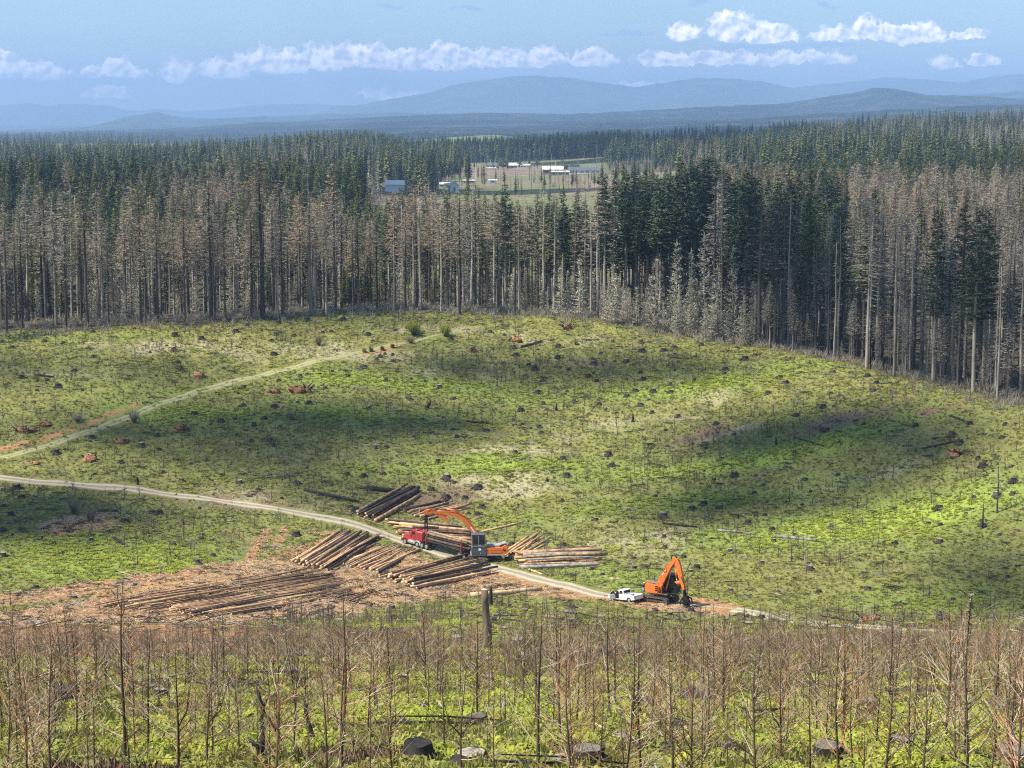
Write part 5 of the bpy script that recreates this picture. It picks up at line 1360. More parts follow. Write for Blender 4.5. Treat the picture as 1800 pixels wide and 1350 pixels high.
# --- the load, log by log
random.seed(77)
def wlog(a, b, r0, r1, m, name, label, group=None):
    return log(TM @ Vector(a), TM @ Vector(b), r0, r1, m, name, label, 'log', group)
zz0 = 1.36
for L, nlog in enumerate((5, 5, 4, 4)):
    for k in range(nlog):
        r_ = rv(.19,.25); y_ = (k-(nlog-1)/2)*.46+rv(-.03,.03); z_ = zz0+.22+L*.42
        wlog((X0-5.3+rv(-.3,.05), y_, z_), (.2+rv(-.6,1.0), y_+rv(-.06,.06), z_-.06), r_*1.05, r_*.8, random.choice(['log_dark','log_dark','log_bark']), 'log', 'dark brown log in the truck load, %s from the near side, %s' % (['first','second','third','fourth','fifth'][k if False else nlog-1-k], ['bottom row','second row','third row','top row'][L]), 'logs loaded on the truck')

# --- pickup
pf = G(1057, 1052); pr_ = G(1124, 1059.5)
Pk = empty('pickup_truck'); PL = 5.7
d_ = Vector(pf)-Vector(pr_); PM = frame(Pk, Vector(pr_)+d_.normalized()*PL, pr_); tag(Pk, 'white pickup truck with its driver door open, parked behind the orange excavator', 'pickup truck')
WB = (1.25, 4.75)
def pbody(mb):
    pr = [(.05,.55),(.05,1.18),(2.35,1.2),(2.4,1.22),(4.05,1.22),(4.25,1.2),(5.45,1.08),(5.62,.9),(5.65,.5),(5.35,.42)]
    for c_ in (4.75, 1.25):
        for k in range(0, 9): th = math.pi*k/8; pr.append((c_+math.cos(th)*.47, .42+math.sin(th)*.45))
        if c_ > 4: pr += [(4.1,.40),(1.9,.40)]
    for s_ in (-1, 1):
        n = len(pr); 
        # side skin as a slab with the wheel arches cut in
        mb.prism(pr, .12, c=(0, s_*.93, 0))
    mb.prism([(3.9,.75),(5.55,.75),(5.62,.88),(5.4,1.1),(4.2,1.22),(3.9,1.22)], 1.74)
    mb.box((5.66, 0, .62), (.1, 1.8, .32)); mb.box((.04, 0, .87), (.08, 1.8, .62)); mb.box((2.3, 0, .9), (.1, 1.74, .62)); mb.box((1.2,0,.62),(2.3,1.74,.08)); mb.box((3.2,0,.45),(1.9,1.74,.1))
P_(Pk, 'body', M['white'], pbody)
cb = P_(Pk, 'cabin', M['white'], lambda mb: [mb.prism([(2.42,1.22),(4.2,1.22),(3.62,1.78),(3.45,1.83),(2.62,1.83),(2.5,1.76)], 1.62)])
P_(Pk, 'windscreen', M['glass'], lambda mb: mb.poly([(4.17,-.72,1.27),(4.17,.72,1.27),(3.68,.66,1.75),(3.68,-.66,1.75)], [(0,1,2,3)]), parent=cb).location = (.015,0,.015)
P_(Pk, 'rear_window', M['glass'], lambda mb: mb.box((2.45, 0, 1.52), (.06,1.3,.36)), parent=cb)
for s_ in (-1, 1): P_(Pk, 'side_window', M['glass'], lambda mb: mb.prism([(2.62,1.28),(3.2,1.28),(3.2,1.72),(2.68,1.72)], .03, c=(0, s_*.82, 0)), parent=cb)
P_(Pk, 'doorway_shade_sheet', M['black'], lambda mb: mb.prism([(3.28,.55),(4.0,.55),(4.0,1.22),(3.62,1.7),(3.28,1.7)], .03, c=(0, 1.0, 0)))  # flat black sheet standing in for the shade inside the open doorway
def odoor(mb):
    mb.box((.5, 0, .35), (1.0, .07, .72), bev=.03); mb.tube([(0.03,0,.7),(0.1,0,1.15),(.55,0,1.18),(.98,0,.72)], .03, 5)
do = P_(Pk, 'driver_door', M['white'], odoor); do.location = (4.02, 1.0, .5); do.rotation_euler = (0,0,R(68))
P_(Pk, 'door_window', M['glass'], lambda mb: mb.prism([(.1,.73),(.95,.73),(.55,1.14),(.13,1.12)], .02), parent=do)
for x_ in WB:
    for s_ in (-1, 1): P_(Pk, 'wheel', [M['tyre'], M['chrome']], lambda mb: mb.wheel((x_, s_*.84, .38), .38, .26))
for s_ in (-1, 1):
    P_(Pk, 'headlight', M['lamp'], lambda mb: mb.box((5.6, s_*.75, .88), (.1,.28,.16), bev=.02)); P_(Pk, 'tail_light', M['tail'], lambda mb: mb.box((.03, s_*.9, .95), (.06,.14,.36)))
    P_(Pk, 'wing_mirror', M['black'], lambda mb: mb.box((4.0, s_*1.12, 1.28), (.1,.18,.2), bev=.03))
P_(Pk, 'grille', M['black'], lambda mb: mb.box((5.68, 0, .78), (.05,1.1,.28)))
P_(Pk, 'toolbox', M['chrome'], lambda mb: mb.box((2.05, 0, 1.18), (.4,1.5,.3), bev=.03))

# --- crawler base shared by the two machines
def undercarriage(e, L, W, H, tw):
    for s_ in (-1, 1):
        def trk(mb):
            hl = L/2-H/2; pr = []
            for k in range(9): th = -math.pi/2+math.pi*k/8; pr.append((hl+math.cos(th)*H/2, H/2+math.sin(th)*H/2))
            for k in range(9): th = math.pi/2+math.pi*k/8; pr.append((-hl+math.cos(th)*H/2, H/2+math.sin(th)*H/2))
            inn = [(x_*.90, H/2+(z_-H/2)*.74) for x_, z_ in pr]; n = len(pr); vs = []
            for y_ in (-tw/2, tw/2): vs += [(x_, y_+s_*W/2, z_) for x_, z_ in pr]+[(x_, y_+s_*W/2, z_) for x_, z_ in inn]
            fs = []
            for i in range(n):
                j = (i+1) % n
                fs += [(i, j, 2*n+j, 2*n+i), (n+j, n+i, 3*n+i, 3*n+j), (j, i, n+i, n+j), (2*n+i, 2*n+j, 3*n+j, 3*n+i)]
            mb.poly(vs, fs)
            m = int(L/.22)   # grouser bars along the top run and the ends
            for k in range(m):
                x_ = -hl+2*hl*k/(m-1); mb.box((x_, s_*W/2, H+.02), (.06, tw, .05)); mb.box((x_, s_*W/2, .0), (.06, tw, .04))
            for sg in (-1,1):
                for k in range(1, 7):
                    th = -math.pi/2+math.pi*k/7; mb.box((sg*(hl+math.cos(th)*(H/2+.02)), s_*W/2, H/2+math.sin(th)*(H/2+.02)), (.05, tw, .06), rot=(0, -th*sg if sg > 0 else th, 0))
        tk_ = P_(e, 'track', M['track_mud'], trk)
        def rol(mb):
            mb.box((0, s_*W/2, H*.5), (L-H*1.1, tw*.55, H*.34), bev=.05)
            for sg in (-1, 1): mb.tube([(sg*(L/2-H/2), s_*W/2-tw*.42, H/2), (sg*(L/2-H/2), s_*W/2+tw*.42, H/2)], H*.34, 14)
            for k in range(7):
                x_ = (k-3)*(L-H*1.3)/6.5
                mb.tube([(x_, s_*W/2-tw*.4, H*.24), (x_, s_*W/2+tw*.4, H*.24)], H*.12, 9)
        P_(e, 'rollers', M['steel'], rol, parent=tk_)
    P_(e, 'track_frame', M['steel'], lambda mb: [mb.box((0,0,H*.62), (L*.42, W, H*.42), bev=.06), mb.tube([(0,0,H*.8),(0,0,H*1.28)], W*.27, 20)])
# --- orange log loader, upper body faces local +x, yawed
lc = G(853, 987.5); Lo = empty('log_loader', lc, R(183)); tag(Lo, 'orange log loader with a tall dark cab, reaching its curved boom over the red truck', 'log loader')
Lb = empty('undercarriage', (0,0,0), R(-52-183)); Lb.parent = Lo
def uc_wrap():
    undercarriage(Lb, 5.0, 3.1, 1.15, .75)
uc_wrap()
P_(Lo, 'deck', M['grey_light'], lambda mb: [mb.box((-.4, 0, 1.5), (5.9, 3.2, .16), bev=.04), mb.box((-.4, 0, 1.64), (5.0,2.6,.14))])
P_(Lo, 'counterweight', M['orange'], lambda mb: [mb.prism([(-3.7,1.75),(-3.2,1.6),(-.2,1.6),(-.2,2.75),(-2.7,2.78),(-3.35,3.15),(-3.75,3.0),(-3.95,2.5)], 3.1)])
P_(Lo, 'engine_cover', M['grey_light'], lambda mb: [mb.box((-1.5, -.2, 2.95), (2.3, 2.0, .36), bev=.08), mb.box((-2.9,.3,3.3),(1.3,1.6,.1), rot=(0,R(18),0)), mb.tube([(-.8,-.9,3.0),(-.8,-.9,3.7)], .09, 8)])
P_(Lo, 'side_panel', M['black'], lambda mb: [mb.box((-3.25, 1.56, 2.35), (.6,.03,.22), rot=(0,R(-25),0)), mb.box((-1.9,1.56,2.1),(1.9,.02,.5))])
P_(Lo, 'side_panel', M['orange'], lambda mb: [mb.box((-1.9,1.575,2.1),(1.8,.02,.42))])
cabL = P_(Lo, 'cab', M['grey_paint'], lambda mb: [mb.box((1.15, .85, 2.25), (2.6, 1.6, 1.35), bev=.08), mb.box((1.2, .85, 4.0), (2.3, 1.6, 2.1), bev=.12), mb.box((1.2,.85,5.1),(2.5,1.75,.14), bev=.04)])
for (a, b, c, d) in ((1.75,4.15,.85,1.35),(.65,4.15,.85,1.35)):
    P_(Lo, 'window', M['glass'], lambda mb: mb.box((a, 1.655, b), (c, .03, d), bev=.01), parent=cabL)
P_(Lo, 'windscreen', M['glass'], lambda mb: mb.box((2.36, .85, 4.1), (.03, 1.3, 1.6), bev=.01), parent=cabL)
P_(Lo, 'guard_bars', M['grey_light'], lambda mb: [mb.tube([(2.42,.25+.3*k,3.2),(2.42,.25+.3*k,4.95)], .025, 5) for k in range(5)]+[mb.tube([(.1,1.7,3.1),(2.3,1.7,3.1)], .03, 5), mb.tube([(1.2,1.7,3.1),(1.2,1.7,4.95)], .03, 5)], parent=cabL)
P_(Lo, 'emblem', M['white'], lambda mb: [mb.tube([(1.0,1.66,2.55),(1.0,1.69,2.55)], .26, 16), mb.box((1.05,1.66,3.28),(.35,.03,.12)), mb.box((.9,1.66,1.9),(.1,.03,.16))], parent=cabL)
P_(Lo, 'handrail', M['black'], lambda mb: [mb.tube([(-1.6,1.5,2.8),(-1.6,1.5,3.6),(-2.6,1.5,3.8),(-3.0,1.5,3.2)], .03, 5), mb.tube([(-1.6,-1.4,2.8),(-1.6,-1.4,3.6),(-2.6,-1.4,3.8)], .03, 5)])
def beam(mb, pts, hw, mi=0):      # box girder along a polyline: (x, z, half height), width hw*2 centred on y
    pts = pts; n = len(pts); vs = []
    for i, (x_, z_, h_) in enumerate(pts):
        a = pts[max(0,i-1)]; b = pts[min(n-1,i+1)]; dx, dz = b[0]-a[0], b[1]-a[1]; L_ = math.hypot(dx, dz); nx, nz = -dz/L_, dx/L_
        for (s1, s2) in ((-1,-1),(1,-1),(1,1),(-1,1)): vs.append((x_+nx*h_*s2, s1*hw+mb.yo, z_+nz*h_*s2))
    fs = [(j*4+i, j*4+(i+1) % 4, (j+1)*4+(i+1) % 4, (j+1)*4+i) for j in range(n-1) for i in range(4)]+[(3,2,1,0), ((n-1)*4, (n-1)*4+1, (n-1)*4+2, (n-1)*4+3)]
    mb.poly(vs, fs, mi)
def girder(pts, hw, yo=0.0):
    def fn(mb): mb.yo = yo; beam(mb, pts, hw)
    return fn
YB = -.55
bo = P_(Lo, 'boom', M['orange'], girder([(-.1,1.9,.3),(.9,3.6,.42),(1.9,5.3,.46),(2.9,6.7,.48),(3.9,7.75,.46),(5.0,8.35,.42),(6.2,8.55,.36),(7.6,8.7,.26),(8.6,8.72,.18)], .30, YB))
P_(Lo, 'boom_label', M['white'], lambda mb: mb.poly([(1.42,YB+.31,4.75),(1.62,YB+.31,4.62),(2.6,YB+.31,6.08),(2.4,YB+.31,6.22)], [(0,1,2,3)]), parent=bo)
ar = P_(Lo, 'arm', M['orange'], girder([(6.3,7.15,.16),(7.0,7.6,.34),(8.1,8.45,.30),(8.9,8.95,.34),(10.0,8.85,.42),(10.6,8.55,.30)], .26, YB))
P_(Lo, 'hydraulic_cylinder', [M['chrome'], M['steel']], lambda mb: [mb.tube([(.9,YB+.1,3.0),(2.2,YB+.1,4.9)], .14, 8, mi=1), mb.tube([(2.2,YB+.1,4.9),(4.0,YB+.1,7.3)], .08, 8, mi=0), mb.tube([(.9,YB-.3,3.0),(2.2,YB-.3,4.9)], .14, 8, mi=1), mb.tube([(2.2,YB-.3,4.9),(4.0,YB-.3,7.3)], .08, 8, mi=0)], True)
P_(Lo, 'hydraulic_cylinder', [M['steel'], M['orange']], lambda mb: [mb.tube([(4.6,YB,8.95),(6.6,YB,9.25)], .12, 8, mi=1), mb.tube([(6.6,YB,9.25),(8.7,YB,9.1)], .06, 8, mi=0)], True)
P_(Lo, 'hoses', M['black'], lambda mb: [mb.tube([(2.2,YB+.34,6.2),(3.4,YB+.36,7.9),(5.0,YB+.36,8.85),(7.5,YB+.3,9.15),(9.5,YB+.3,9.3),(10.2,YB+.2,8.4),(10.0,YB+.1,7.6)], .035, 5)])
def grap(mb):
    mb.tube([(10.2,YB,8.5),(10.2,YB,7.7)], .16, 8); mb.tube([(10.2,YB,7.75),(10.2,YB,7.35)], .30, 12); mb.box((10.2,YB,7.15), (.55,.75,.4), bev=.08)
    for s_ in (-1,1):
        for dx in (-.2,.2): mb.tube([(10.2+dx,YB+s_*.3,7.1),(10.2+dx,YB+s_*.85,6.6),(10.2+dx,YB+s_*.9,6.0),(10.2+dx,YB+s_*.35,5.45)], [.12,.13,.10,.05], 6)
P_(Lo, 'grapple', M['black'], grap)
bpy.context.view_layer.update()
LM = Lo.matrix_world
for k, (y_, z_, r_, xl, xr) in enumerate([(YB-.15, 6.05, .27, 12.6, 8.0), (YB+.3, 6.3, .2, 12.0, 8.6)]):
    log(LM @ Vector((xl, y_, z_+.05)), LM @ Vector((xr, y_, z_-.1)), r_, r_*.85, 'log_dark' if k == 0 else 'log_bark', 'log', ['dark log held in the grapple above the red truck','thinner log gripped in front of the dark one in the grapple'][k], 'log')
# --- excavator with a processing head
ec = G(1159, 1058.5); Ex = empty('excavator', ec, R(-27)); tag(Ex, 'orange tracked excavator with a folded boom and a log processing head', 'excavator')
Eb = empty('undercarriage', (0,0,0), R(-9)); Eb.parent = Ex
undercarriage(Eb, 4.9, 2.9, 1.1, .72)
P_(Ex, 'deck', M['steel'], lambda mb: [mb.box((.15,0,1.5),(3.2,2.4,.2), bev=.04)])
P_(Ex, 'counterweight', M['orange'], lambda mb: [mb.prism([(-1.85,1.95),(-1.5,1.6),(.35,1.6),(.4,2.75),(-1.6,2.95),(-1.9,2.75)], 2.5)])
P_(Ex, 'engine_cover', M['grey_paint'], lambda mb: [mb.box((-.7,.1,3.0),(1.6,1.6,.3), bev=.08), mb.tube([(-1.1,.6,3.1),(-1.1,.6,3.8)], .08, 8)])
P_(Ex, 'handrail', M['orange'], lambda mb: [mb.tube(q, .04, 5) for q in ([(.35,-1.45,1.7),(.9,-1.5,1.7),(.9,-1.5,2.9),(.35,-1.45,2.7)], [(-.1,-1.5,1.7),(-.1,-1.5,3.0),(.4,-1.5,3.5),(.95,-1.4,3.6),(.95,-1.4,1.6)], [(-1.6,-1.2,2.9),(-1.6,-1.2,3.4),(-.3,-1.2,3.4)], [(.4,-1.5,1.6),(.4,-1.5,3.4)])])
P_(Ex, 'side_panel', M['black'], lambda mb: [mb.box((.1,-1.47,2.1+.3*k),(.42,.03,.2)) for k in range(3)])
cabE = P_(Ex, 'cab', M['black'], lambda mb: [mb.prism([(.7,1.6),(2.9,1.6),(2.95,2.6),(2.6,4.35),(.75,4.4)], 1.5, c=(0,.6,0))])
P_(Ex, 'window', M['glass'], lambda mb: [mb.prism([(1.0,2.5),(2.6,2.5),(2.35,4.1),(1.0,4.1)], .03, c=(0,-.17,0))], parent=cabE)
P_(Ex, 'windscreen', M['glass'], lambda mb: mb.poly([(2.94,-.05,2.6),(2.94,1.25,2.6),(2.62,1.25,4.2),(2.62,-.05,4.2)], [(0,1,2,3)]), parent=cabE).location = (.02,0,0)
P_(Ex, 'guard_bars', M['steel'], lambda mb: [mb.tube([(3.05,-.1+.32*k,1.7),(3.1,-.1+.32*k,2.6),(2.75,-.1+.32*k,4.35)], .03, 5) for k in range(5)]+[mb.tube([(.7,-.2,4.5),(2.7,-.2,4.5),(2.7,1.4,4.5),(.7,1.4,4.5)], .05, 5)], parent=cabE)
YE = -.75
P_(Ex, 'boom', M['orange'], girder([(.1,1.9,.32),(.35,2.8,.48),(.75,3.8,.50),(1.25,4.8,.46),(1.85,5.8,.36),(2.5,6.65,.26),(2.9,7.1,.2)], .30, YE))
P_(Ex, 'boom_lattice', M['orange'], lambda mb: [mb.tube([(.9,YE+.34*s_,4.9),(1.3,YE+.34*s_,4.0)], .04, 5) for s_ in (-1,1)]+[mb.tube([(1.2,YE-.36,5.6),(1.0,YE-.36,5.0),(1.5,YE-.36,5.2),(1.35,YE-.36,5.9)], .05, 5)])
P_(Ex, 'arm', M['orange'], girder([(2.45,7.15,.22),(3.0,6.95,.34),(3.3,6.2,.40),(3.55,5.2,.36),(3.85,4.2,.30),(4.15,3.2,.24),(4.35,2.6,.2)], .26, YE))
P_(Ex, 'label', M['white'], lambda mb: mb.poly([(.78,YE-.31,4.55),(1.0,YE-.31,4.45),(1.45,YE-.31,5.25),(1.25,YE-.31,5.4)], [(0,1,2,3)]))
P_(Ex, 'hydraulic_cylinder', [M['orange'], M['chrome']], lambda mb: [mb.tube([(1.3,YE+.2,2.2),(1.7,YE+.2,3.6)], .13, 8, mi=0), mb.tube([(1.7,YE+.2,3.6),(2.1,YE+.2,5.4)], .07, 8, mi=1), mb.tube([(1.5,YE-.05,4.5),(2.6,YE-.05,6.0)], .15, 8, mi=0), mb.tube([(2.6,YE-.05,6.0),(3.2,YE-.05,6.7)], .07, 8, mi=1)], True)
P_(Ex, 'hydraulic_cylinder', [M['orange'], M['chrome']], lambda mb: [mb.tube([(3.0,YE,5.6),(3.0,YE,4.2)], .12, 8, mi=0), mb.tube([(3.0,YE,4.2),(3.4,YE,3.1)], .06, 8, mi=1), mb.prism([(2.75,3.6),(3.7,3.9),(3.9,3.3),(3.4,3.1)], .3, c=(0,YE,0), mi=0)], True)
def hosesE(mb):
    pts = [(2.6+.42*math.cos(th), YE-.1, 7.2+.55*math.sin(th)) for th in np.linspace(-.3, math.pi+.3, 9)]
    mb.tube(pts, .05, 6); mb.tube([(p[0], p[1]+.22, p[2]-.06) for p in pts], .04, 6)
    mb.tube([(1.0,YE-.4,3.4),(1.3,YE-.5,2.4),(2.1,YE-.5,1.7),(3.1,YE-.4,1.6),(4.0,YE-.3,2.2)], .05, 6)
    mb.tube([(3.9,YE-.34,4.6),(4.5,YE-.4,3.2),(4.5,YE-.3,1.9)], .05, 6); mb.tube([(3.7,YE+.34,4.6),(4.7,YE+.4,3.0),(4.7,YE+.3,1.7)], .045, 6)
P_(Ex, 'hoses', M['black'], hosesE, True)
def headE(mb):
    mb.box((4.4,YE,2.2),(.35,.5,.7), bev=.06); mb.tube([(4.45,YE,1.95),(4.45,YE,1.6)], .28, 12)
    mb.box((4.5,YE,1.25),(.75,1.5,.65), rot=(0,R(15),0), bev=.1); mb.box((4.9,YE-.85,.95),(.8,.35,.95), rot=(0,R(25),0), bev=.08)
    for s_ in (-1, 1):
        mb.tube([(4.6,YE+s_*.62,1.4),(5.2,YE+s_*.8,1.1),(5.35,YE+s_*.7,.5),(5.0,YE+s_*.4,.15)], [.12,.13,.1,.04], 6); mb.tube([(4.2,YE+s_*.62,1.2),(3.9,YE+s_*.8,.7),(4.1,YE+s_*.6,.25)], [.12,.1,.04], 6)
        mb.tube([(4.75,YE+s_*.3,.75),(4.75,YE+s_*.58,.75)], .34, 12)
hd = P_(Ex, 'processor_head', M['black'], headE)
P_(Ex, 'saw_box', M['steel'], lambda mb: mb.box((4.85,YE-.4,.3),(.95,.9,.34), bev=.05), parent=hd)
P_(Ex, 'antenna', M['black'], lambda mb: [mb.tube([(3.4,YE+1.4,3.7),(4.6,YE+1.5,6.2)], .05, 5), mb.tube([(4.5,YE+1.5,6.1),(4.7,YE+1.5,6.4)], .09, 6)])
P_(Ex, 'antenna', M['black'], lambda mb: [mb.tube([(3.9,YE+1.0,3.4),(5.6,YE+1.2,5.2)], .05, 5)])

# --- the person beside the excavator
def person(loc, rz):
    o = empty('person', loc, rz); tag(o, 'person in dark top, pale jeans and yellowish hard hat at the rear of the excavator', 'person')
    J = {'pel':(0,0,.96),'wai':(0.02,0,1.12),'che':(.05,0,1.34),'nek':(.07,0,1.50),'hed':(.10,0,1.60),'top':(.11,0,1.74),
         'hl':(0,.10,.90),'kl':(.03,.12,.50),'al':(-.03,.13,.09),'tl':(.14,.14,.04),'hr':(0,-.10,.90),'kr':(.07,-.12,.50),'ar':(.0,-.13,.09),'tr':(.17,-.14,.04),
         'sl':(.05,.19,1.42),'el':(.14,.27,1.16),'wl':(.36,.24,1.10),'fl':(.44,.22,1.11),'sr':(.05,-.19,1.42),'er':(.12,-.28,1.16),'wr':(.33,-.24,1.06),'fr':(.41,-.22,1.06)}
    rad = {'pel':.15,'wai':.13,'che':.16,'nek':.06,'hed':.09,'top':.075,'hl':.10,'kl':.07,'al':.05,'tl':.045,'hr':.10,'kr':.07,'ar':.05,'tr':.045,'sl':.075,'el':.05,'wl':.035,'fl':.03,'sr':.075,'er':.05,'wr':.035,'fr':.03}
    E_ = [('pel','wai'),('wai','che'),('che','nek'),('nek','hed'),('hed','top'),('pel','hl'),('hl','kl'),('kl','al'),('al','tl'),('pel','hr'),('hr','kr'),('kr','ar'),('ar','tr'),('che','sl'),('sl','el'),('el','wl'),('wl','fl'),('che','sr'),('sr','er'),('er','wr'),('wr','fr')]
    ks = list(J); vs = [J[k] for k in ks]; es = [(ks.index(a), ks.index(b)) for a, b in E_]
    for sd, b in ((1,'fl'),(-1,'fr')):
        base = Vector(J[b])
        for k in range(5):
            p = base+Vector((.02,(k-2)*.018,0)); q = p+Vector((.05 if k else .02, (k-2)*.004-(.03*sd if k == 0 else 0), -.01)); r_ = q+Vector((.03,0,-.03))
            vs += [tuple(p), tuple(q), tuple(r_)]; n_ = len(vs); es += [(ks.index(b), n_-3), (n_-3, n_-2), (n_-2, n_-1)]
            for _ in range(3): ks.append(None)
    me = bpy.data.meshes.new('body'); me.from_pydata(vs, es, []); b = bpy.data.objects.new('body', me); COL.objects.link(b); b.parent = o
    me.materials.append(M['skin'])
    sk = b.modifiers.new('skin', 'SKIN'); sl = me.skin_vertices[0].data if me.skin_vertices else None
    if sl is None:
        bpy.context.view_layer.objects.active = b; bpy.ops.mesh.customdata_skin_add() if bpy.ops.mesh.customdata_skin_add.poll() else None
        sl = me.skin_vertices[0].data
    for i, v in enumerate(sl):
        r_ = rad[ks[i]] if ks[i] else .009; v.radius = (r_, r_); v.use_root = (i == 0)
    b.modifiers.new('sub', 'SUBSURF').render_levels = 1
    P_(o, 'shirt', M['shirt'], lambda mb: [mb.tube([(0,0,.94),(.02,0,1.12),(.05,0,1.34),(.07,0,1.47),(.07,0,1.52)], [.18,.17,.20,.13,.07], 12)]+[mb.tube([J[a], J[c], J[d]], [.09,.07,.05], 8) for a, c, d in (('sl','el','wl'),('sr','er','wr'))], True)
    P_(o, 'jeans', M['jeans'], lambda mb: [mb.tube([(0,0,.86),(0,0,.99)], [.17,.175], 12)]+[mb.tube([J[a], J[c], J[d]], [.115,.09,.075], 9) for a, c, d in (('hl','kl','al'),('hr','kr','ar'))], True)
    P_(o, 'boots', M['black'], lambda mb: [mb.box((J[a][0]+.07, J[a][1], .05), (.28,.10,.11), bev=.03) for a in ('al','ar')])
    P_(o, 'hard_hat', M['hat'], lambda mb: [mb.tube([(.11,0,1.68),(.11,0,1.70),(.11,0,1.76),(.11,0,1.81)], [.15,.13,.115,.05], 12)], True)
    return o
pp = G(1131.5, 1043); person(pp, R(-60))

# ------------------------------------------------------------------ farm
def building(u, v, L, W, H, RH, rz, wall, roof, label, cat, name, wins=4, eave=.6, open_side=False):
    p = Gf(u, v); e = empty(name, p, R(rz)); tag(e, label, cat)
    P_(e, 'walls', M[wall], lambda mb: [mb.prism([(-W/2,-1),(W/2,-1),(W/2,H),(0,H+RH),(-W/2,H)], L)])
    def rf(mb):
        for s_ in (-1, 1):
            a = (s_*(W/2+eave), H-eave*RH/(W/2)+.1); b = (0, H+RH+.12)
            mb.prism([a, b, (b[0], b[1]+.25), (a[0], a[1]+.25)] if s_ < 0 else [b, a, (a[0], a[1]+.25), (b[0], b[1]+.25)], L+2*eave)
    P_(e, 'roof', M[roof], rf)
    for k in range(wins):
        y_ = (k-(wins-1)/2)*L/wins
        for s_ in (-1, 1): P_(e, 'window', M['glass'], lambda mb: mb.box((s_*(W/2+.02), y_, H*.55), (.08, L/wins*.45, H*.35)))
    P_(e, 'door', M['wall_grey'], lambda mb: mb.box((0, -L/2-.02, H*.35), (W*.2, .08, H*.7)))
    return e
building(972, 306, 22, 16, 5, 3, 90, 'wall_grey', 'roof_pale', 'barn with a pale flat-pitched roof above the reddish dirt bank', 'barn', 'barn', 3)
building(985, 308, 18, 7, 3.4, 1, 90, 'wall_grey', 'roof_pale', 'low open shed with a pale roof joined in front of the barn', 'shed', 'shed', 2)
building(1027, 305, 34, 13, 3.4, 3.2, 90, 'wall_white', 'roof_dark', 'long white house with a dark blue-grey roof right of the barn', 'house', 'farmhouse', 6)
building(866, 295, 13, 10, 3, 2.5, 70, 'wall_white', 'roof_dark', 'small white house with a grey roof left of the round green tree', 'house', 'farmhouse', 3)
building(898, 295, 14, 10, 3, 2.8, 110, 'wall_tan', 'roof_pale', 'tan house with a white roof right of the round green tree', 'house', 'farmhouse', 3)
building(908, 294, 10, 8, 3, 2.4, 90, 'wall_grey', 'roof_dark', 'small dark-roofed shed between the tan house and the trailers', 'shed', 'shed', 2)
building(920, 295, 15, 6, 3, .8, 90, 'wall_white', 'roof_pale', 'white trailer home in the group behind the tall dead poles', 'trailer', 'trailer_home', 4)
building(926, 294, 9, 6, 3, .8, 80, 'wall_white', 'roof_pale', 'short white trailer next to the white trailer home', 'trailer', 'trailer_home', 2)
building(696, 338, 15, 11, 6, 3, 80, 'wall_white', 'roof_pale', 'white barn showing between the trees left of the farm', 'barn', 'barn', 0)
building(797, 337, 9, 7, 5, 3.2, 12, 'wall_white', 'roof_pale', 'small white gabled house facing the viewer beside the dark trees', 'house', 'farmhouse', 1)
building(782, 330, 9, 6, 3, 1.2, 90, 'wall_white', 'roof_pale', 'small pale shed left of the white gabled house', 'shed', 'shed', 2)
building(866, 322, 7, 4, 2.6, .5, 90, 'wall_white', 'roof_pale', 'white box trailer on the brown field', 'trailer', 'box_trailer', 1)
building(824, 322, 10, 5, 2.4, .5, 90, 'wall_tan', 'roof_pale', 'low pale shed on the brown field left of the box trailer', 'shed', 'shed', 2)
building(715, 338, 8, 6, 4, 2, 80, 'wall_white', 'roof_pale', 'small white outbuilding right of the hidden white barn', 'shed', 'shed', 1)
def far_tree(u, v, vt_, proto, wide, label, cat='conifer', name='conifer'):
    p = Gf(u, v); top = at(u, vt_, p[1]); h = top[2]-p[2]; s = h/proto.h
    e = empty(name, p, rv(0,6), s); e.scale = (s*wide, s*wide, s); tag(e, label, cat)
    for nm, me in (('trunk', proto.mt), ('crown', proto.mc)):
        a = bpy.data.objects.new(nm, me); COL.objects.link(a); a.parent = e
WIDE = Proto('wide_conifer', *conifer(32, 5.2, .14, 'live', 951), M['bark_dead'], M['needle_dark'], 32)
far_tree(945, 297, 238, WIDE, 1.0, 'huge dark conifer standing alone left of the barn roof')
far_tree(881, 290, 238, WIDE, 1.0, 'broad dark conifer clump behind the round green tree')
far_tree(896, 288, 242, LIVE[3], 1.3, 'dark conifer right behind the broad clump')
far_tree(988, 290, 249, WIDE, .8, 'dark conifer behind the gap between barn and long house')
far_tree(928, 316, 262, SNAG[0], 1.0, 'tall blackened pole tree standing in front of the white trailers', 'dead conifer', 'dead_conifer')
far_tree(931, 316, 272, SNAG[1], 1.0, 'second, shorter blackened pole tree touching the tall one', 'dead conifer', 'dead_conifer')
def round_tree(u, v, w, h, seed, label):
    p = Gf(u, v); random.seed(seed); e = empty('broadleaf_tree', p); tag(e, label, 'tree')
    P_(e, 'trunk', M['bark_dead'], lambda mb: mb.tube([(0,0,-.5),(0,0,h*.5)], [.4,.2], 6))
    mb = MB()
    for k in range(900):
        d = Vector((rv(-1,1), rv(-1,1), rv(-1,1))); d = d.normalized()*rv(.55,1)**.5 if d.length > .1 else d
        q = Vector((d.x*w/2, d.y*w/2, h*.58+d.z*h*.42)); q += Vector((math.sin(k*.7), math.cos(k*1.3), math.sin(k*2.1)))*w*.05
        blade(mb, q, Vector((rv(-1,1), rv(-1,1), rv(-1,1))), w*.12, w*.08, Vector((rv(-1,1), rv(-1,1), rv(-1,1))))
    mb.build('crown', M['broadleaf'], e)
round_tree(884, 297, 13, 13, 61, 'round bright green tree between the two small houses')
round_tree(993, 299, 9, 7, 62, 'small round green tree behind the barn and long house')
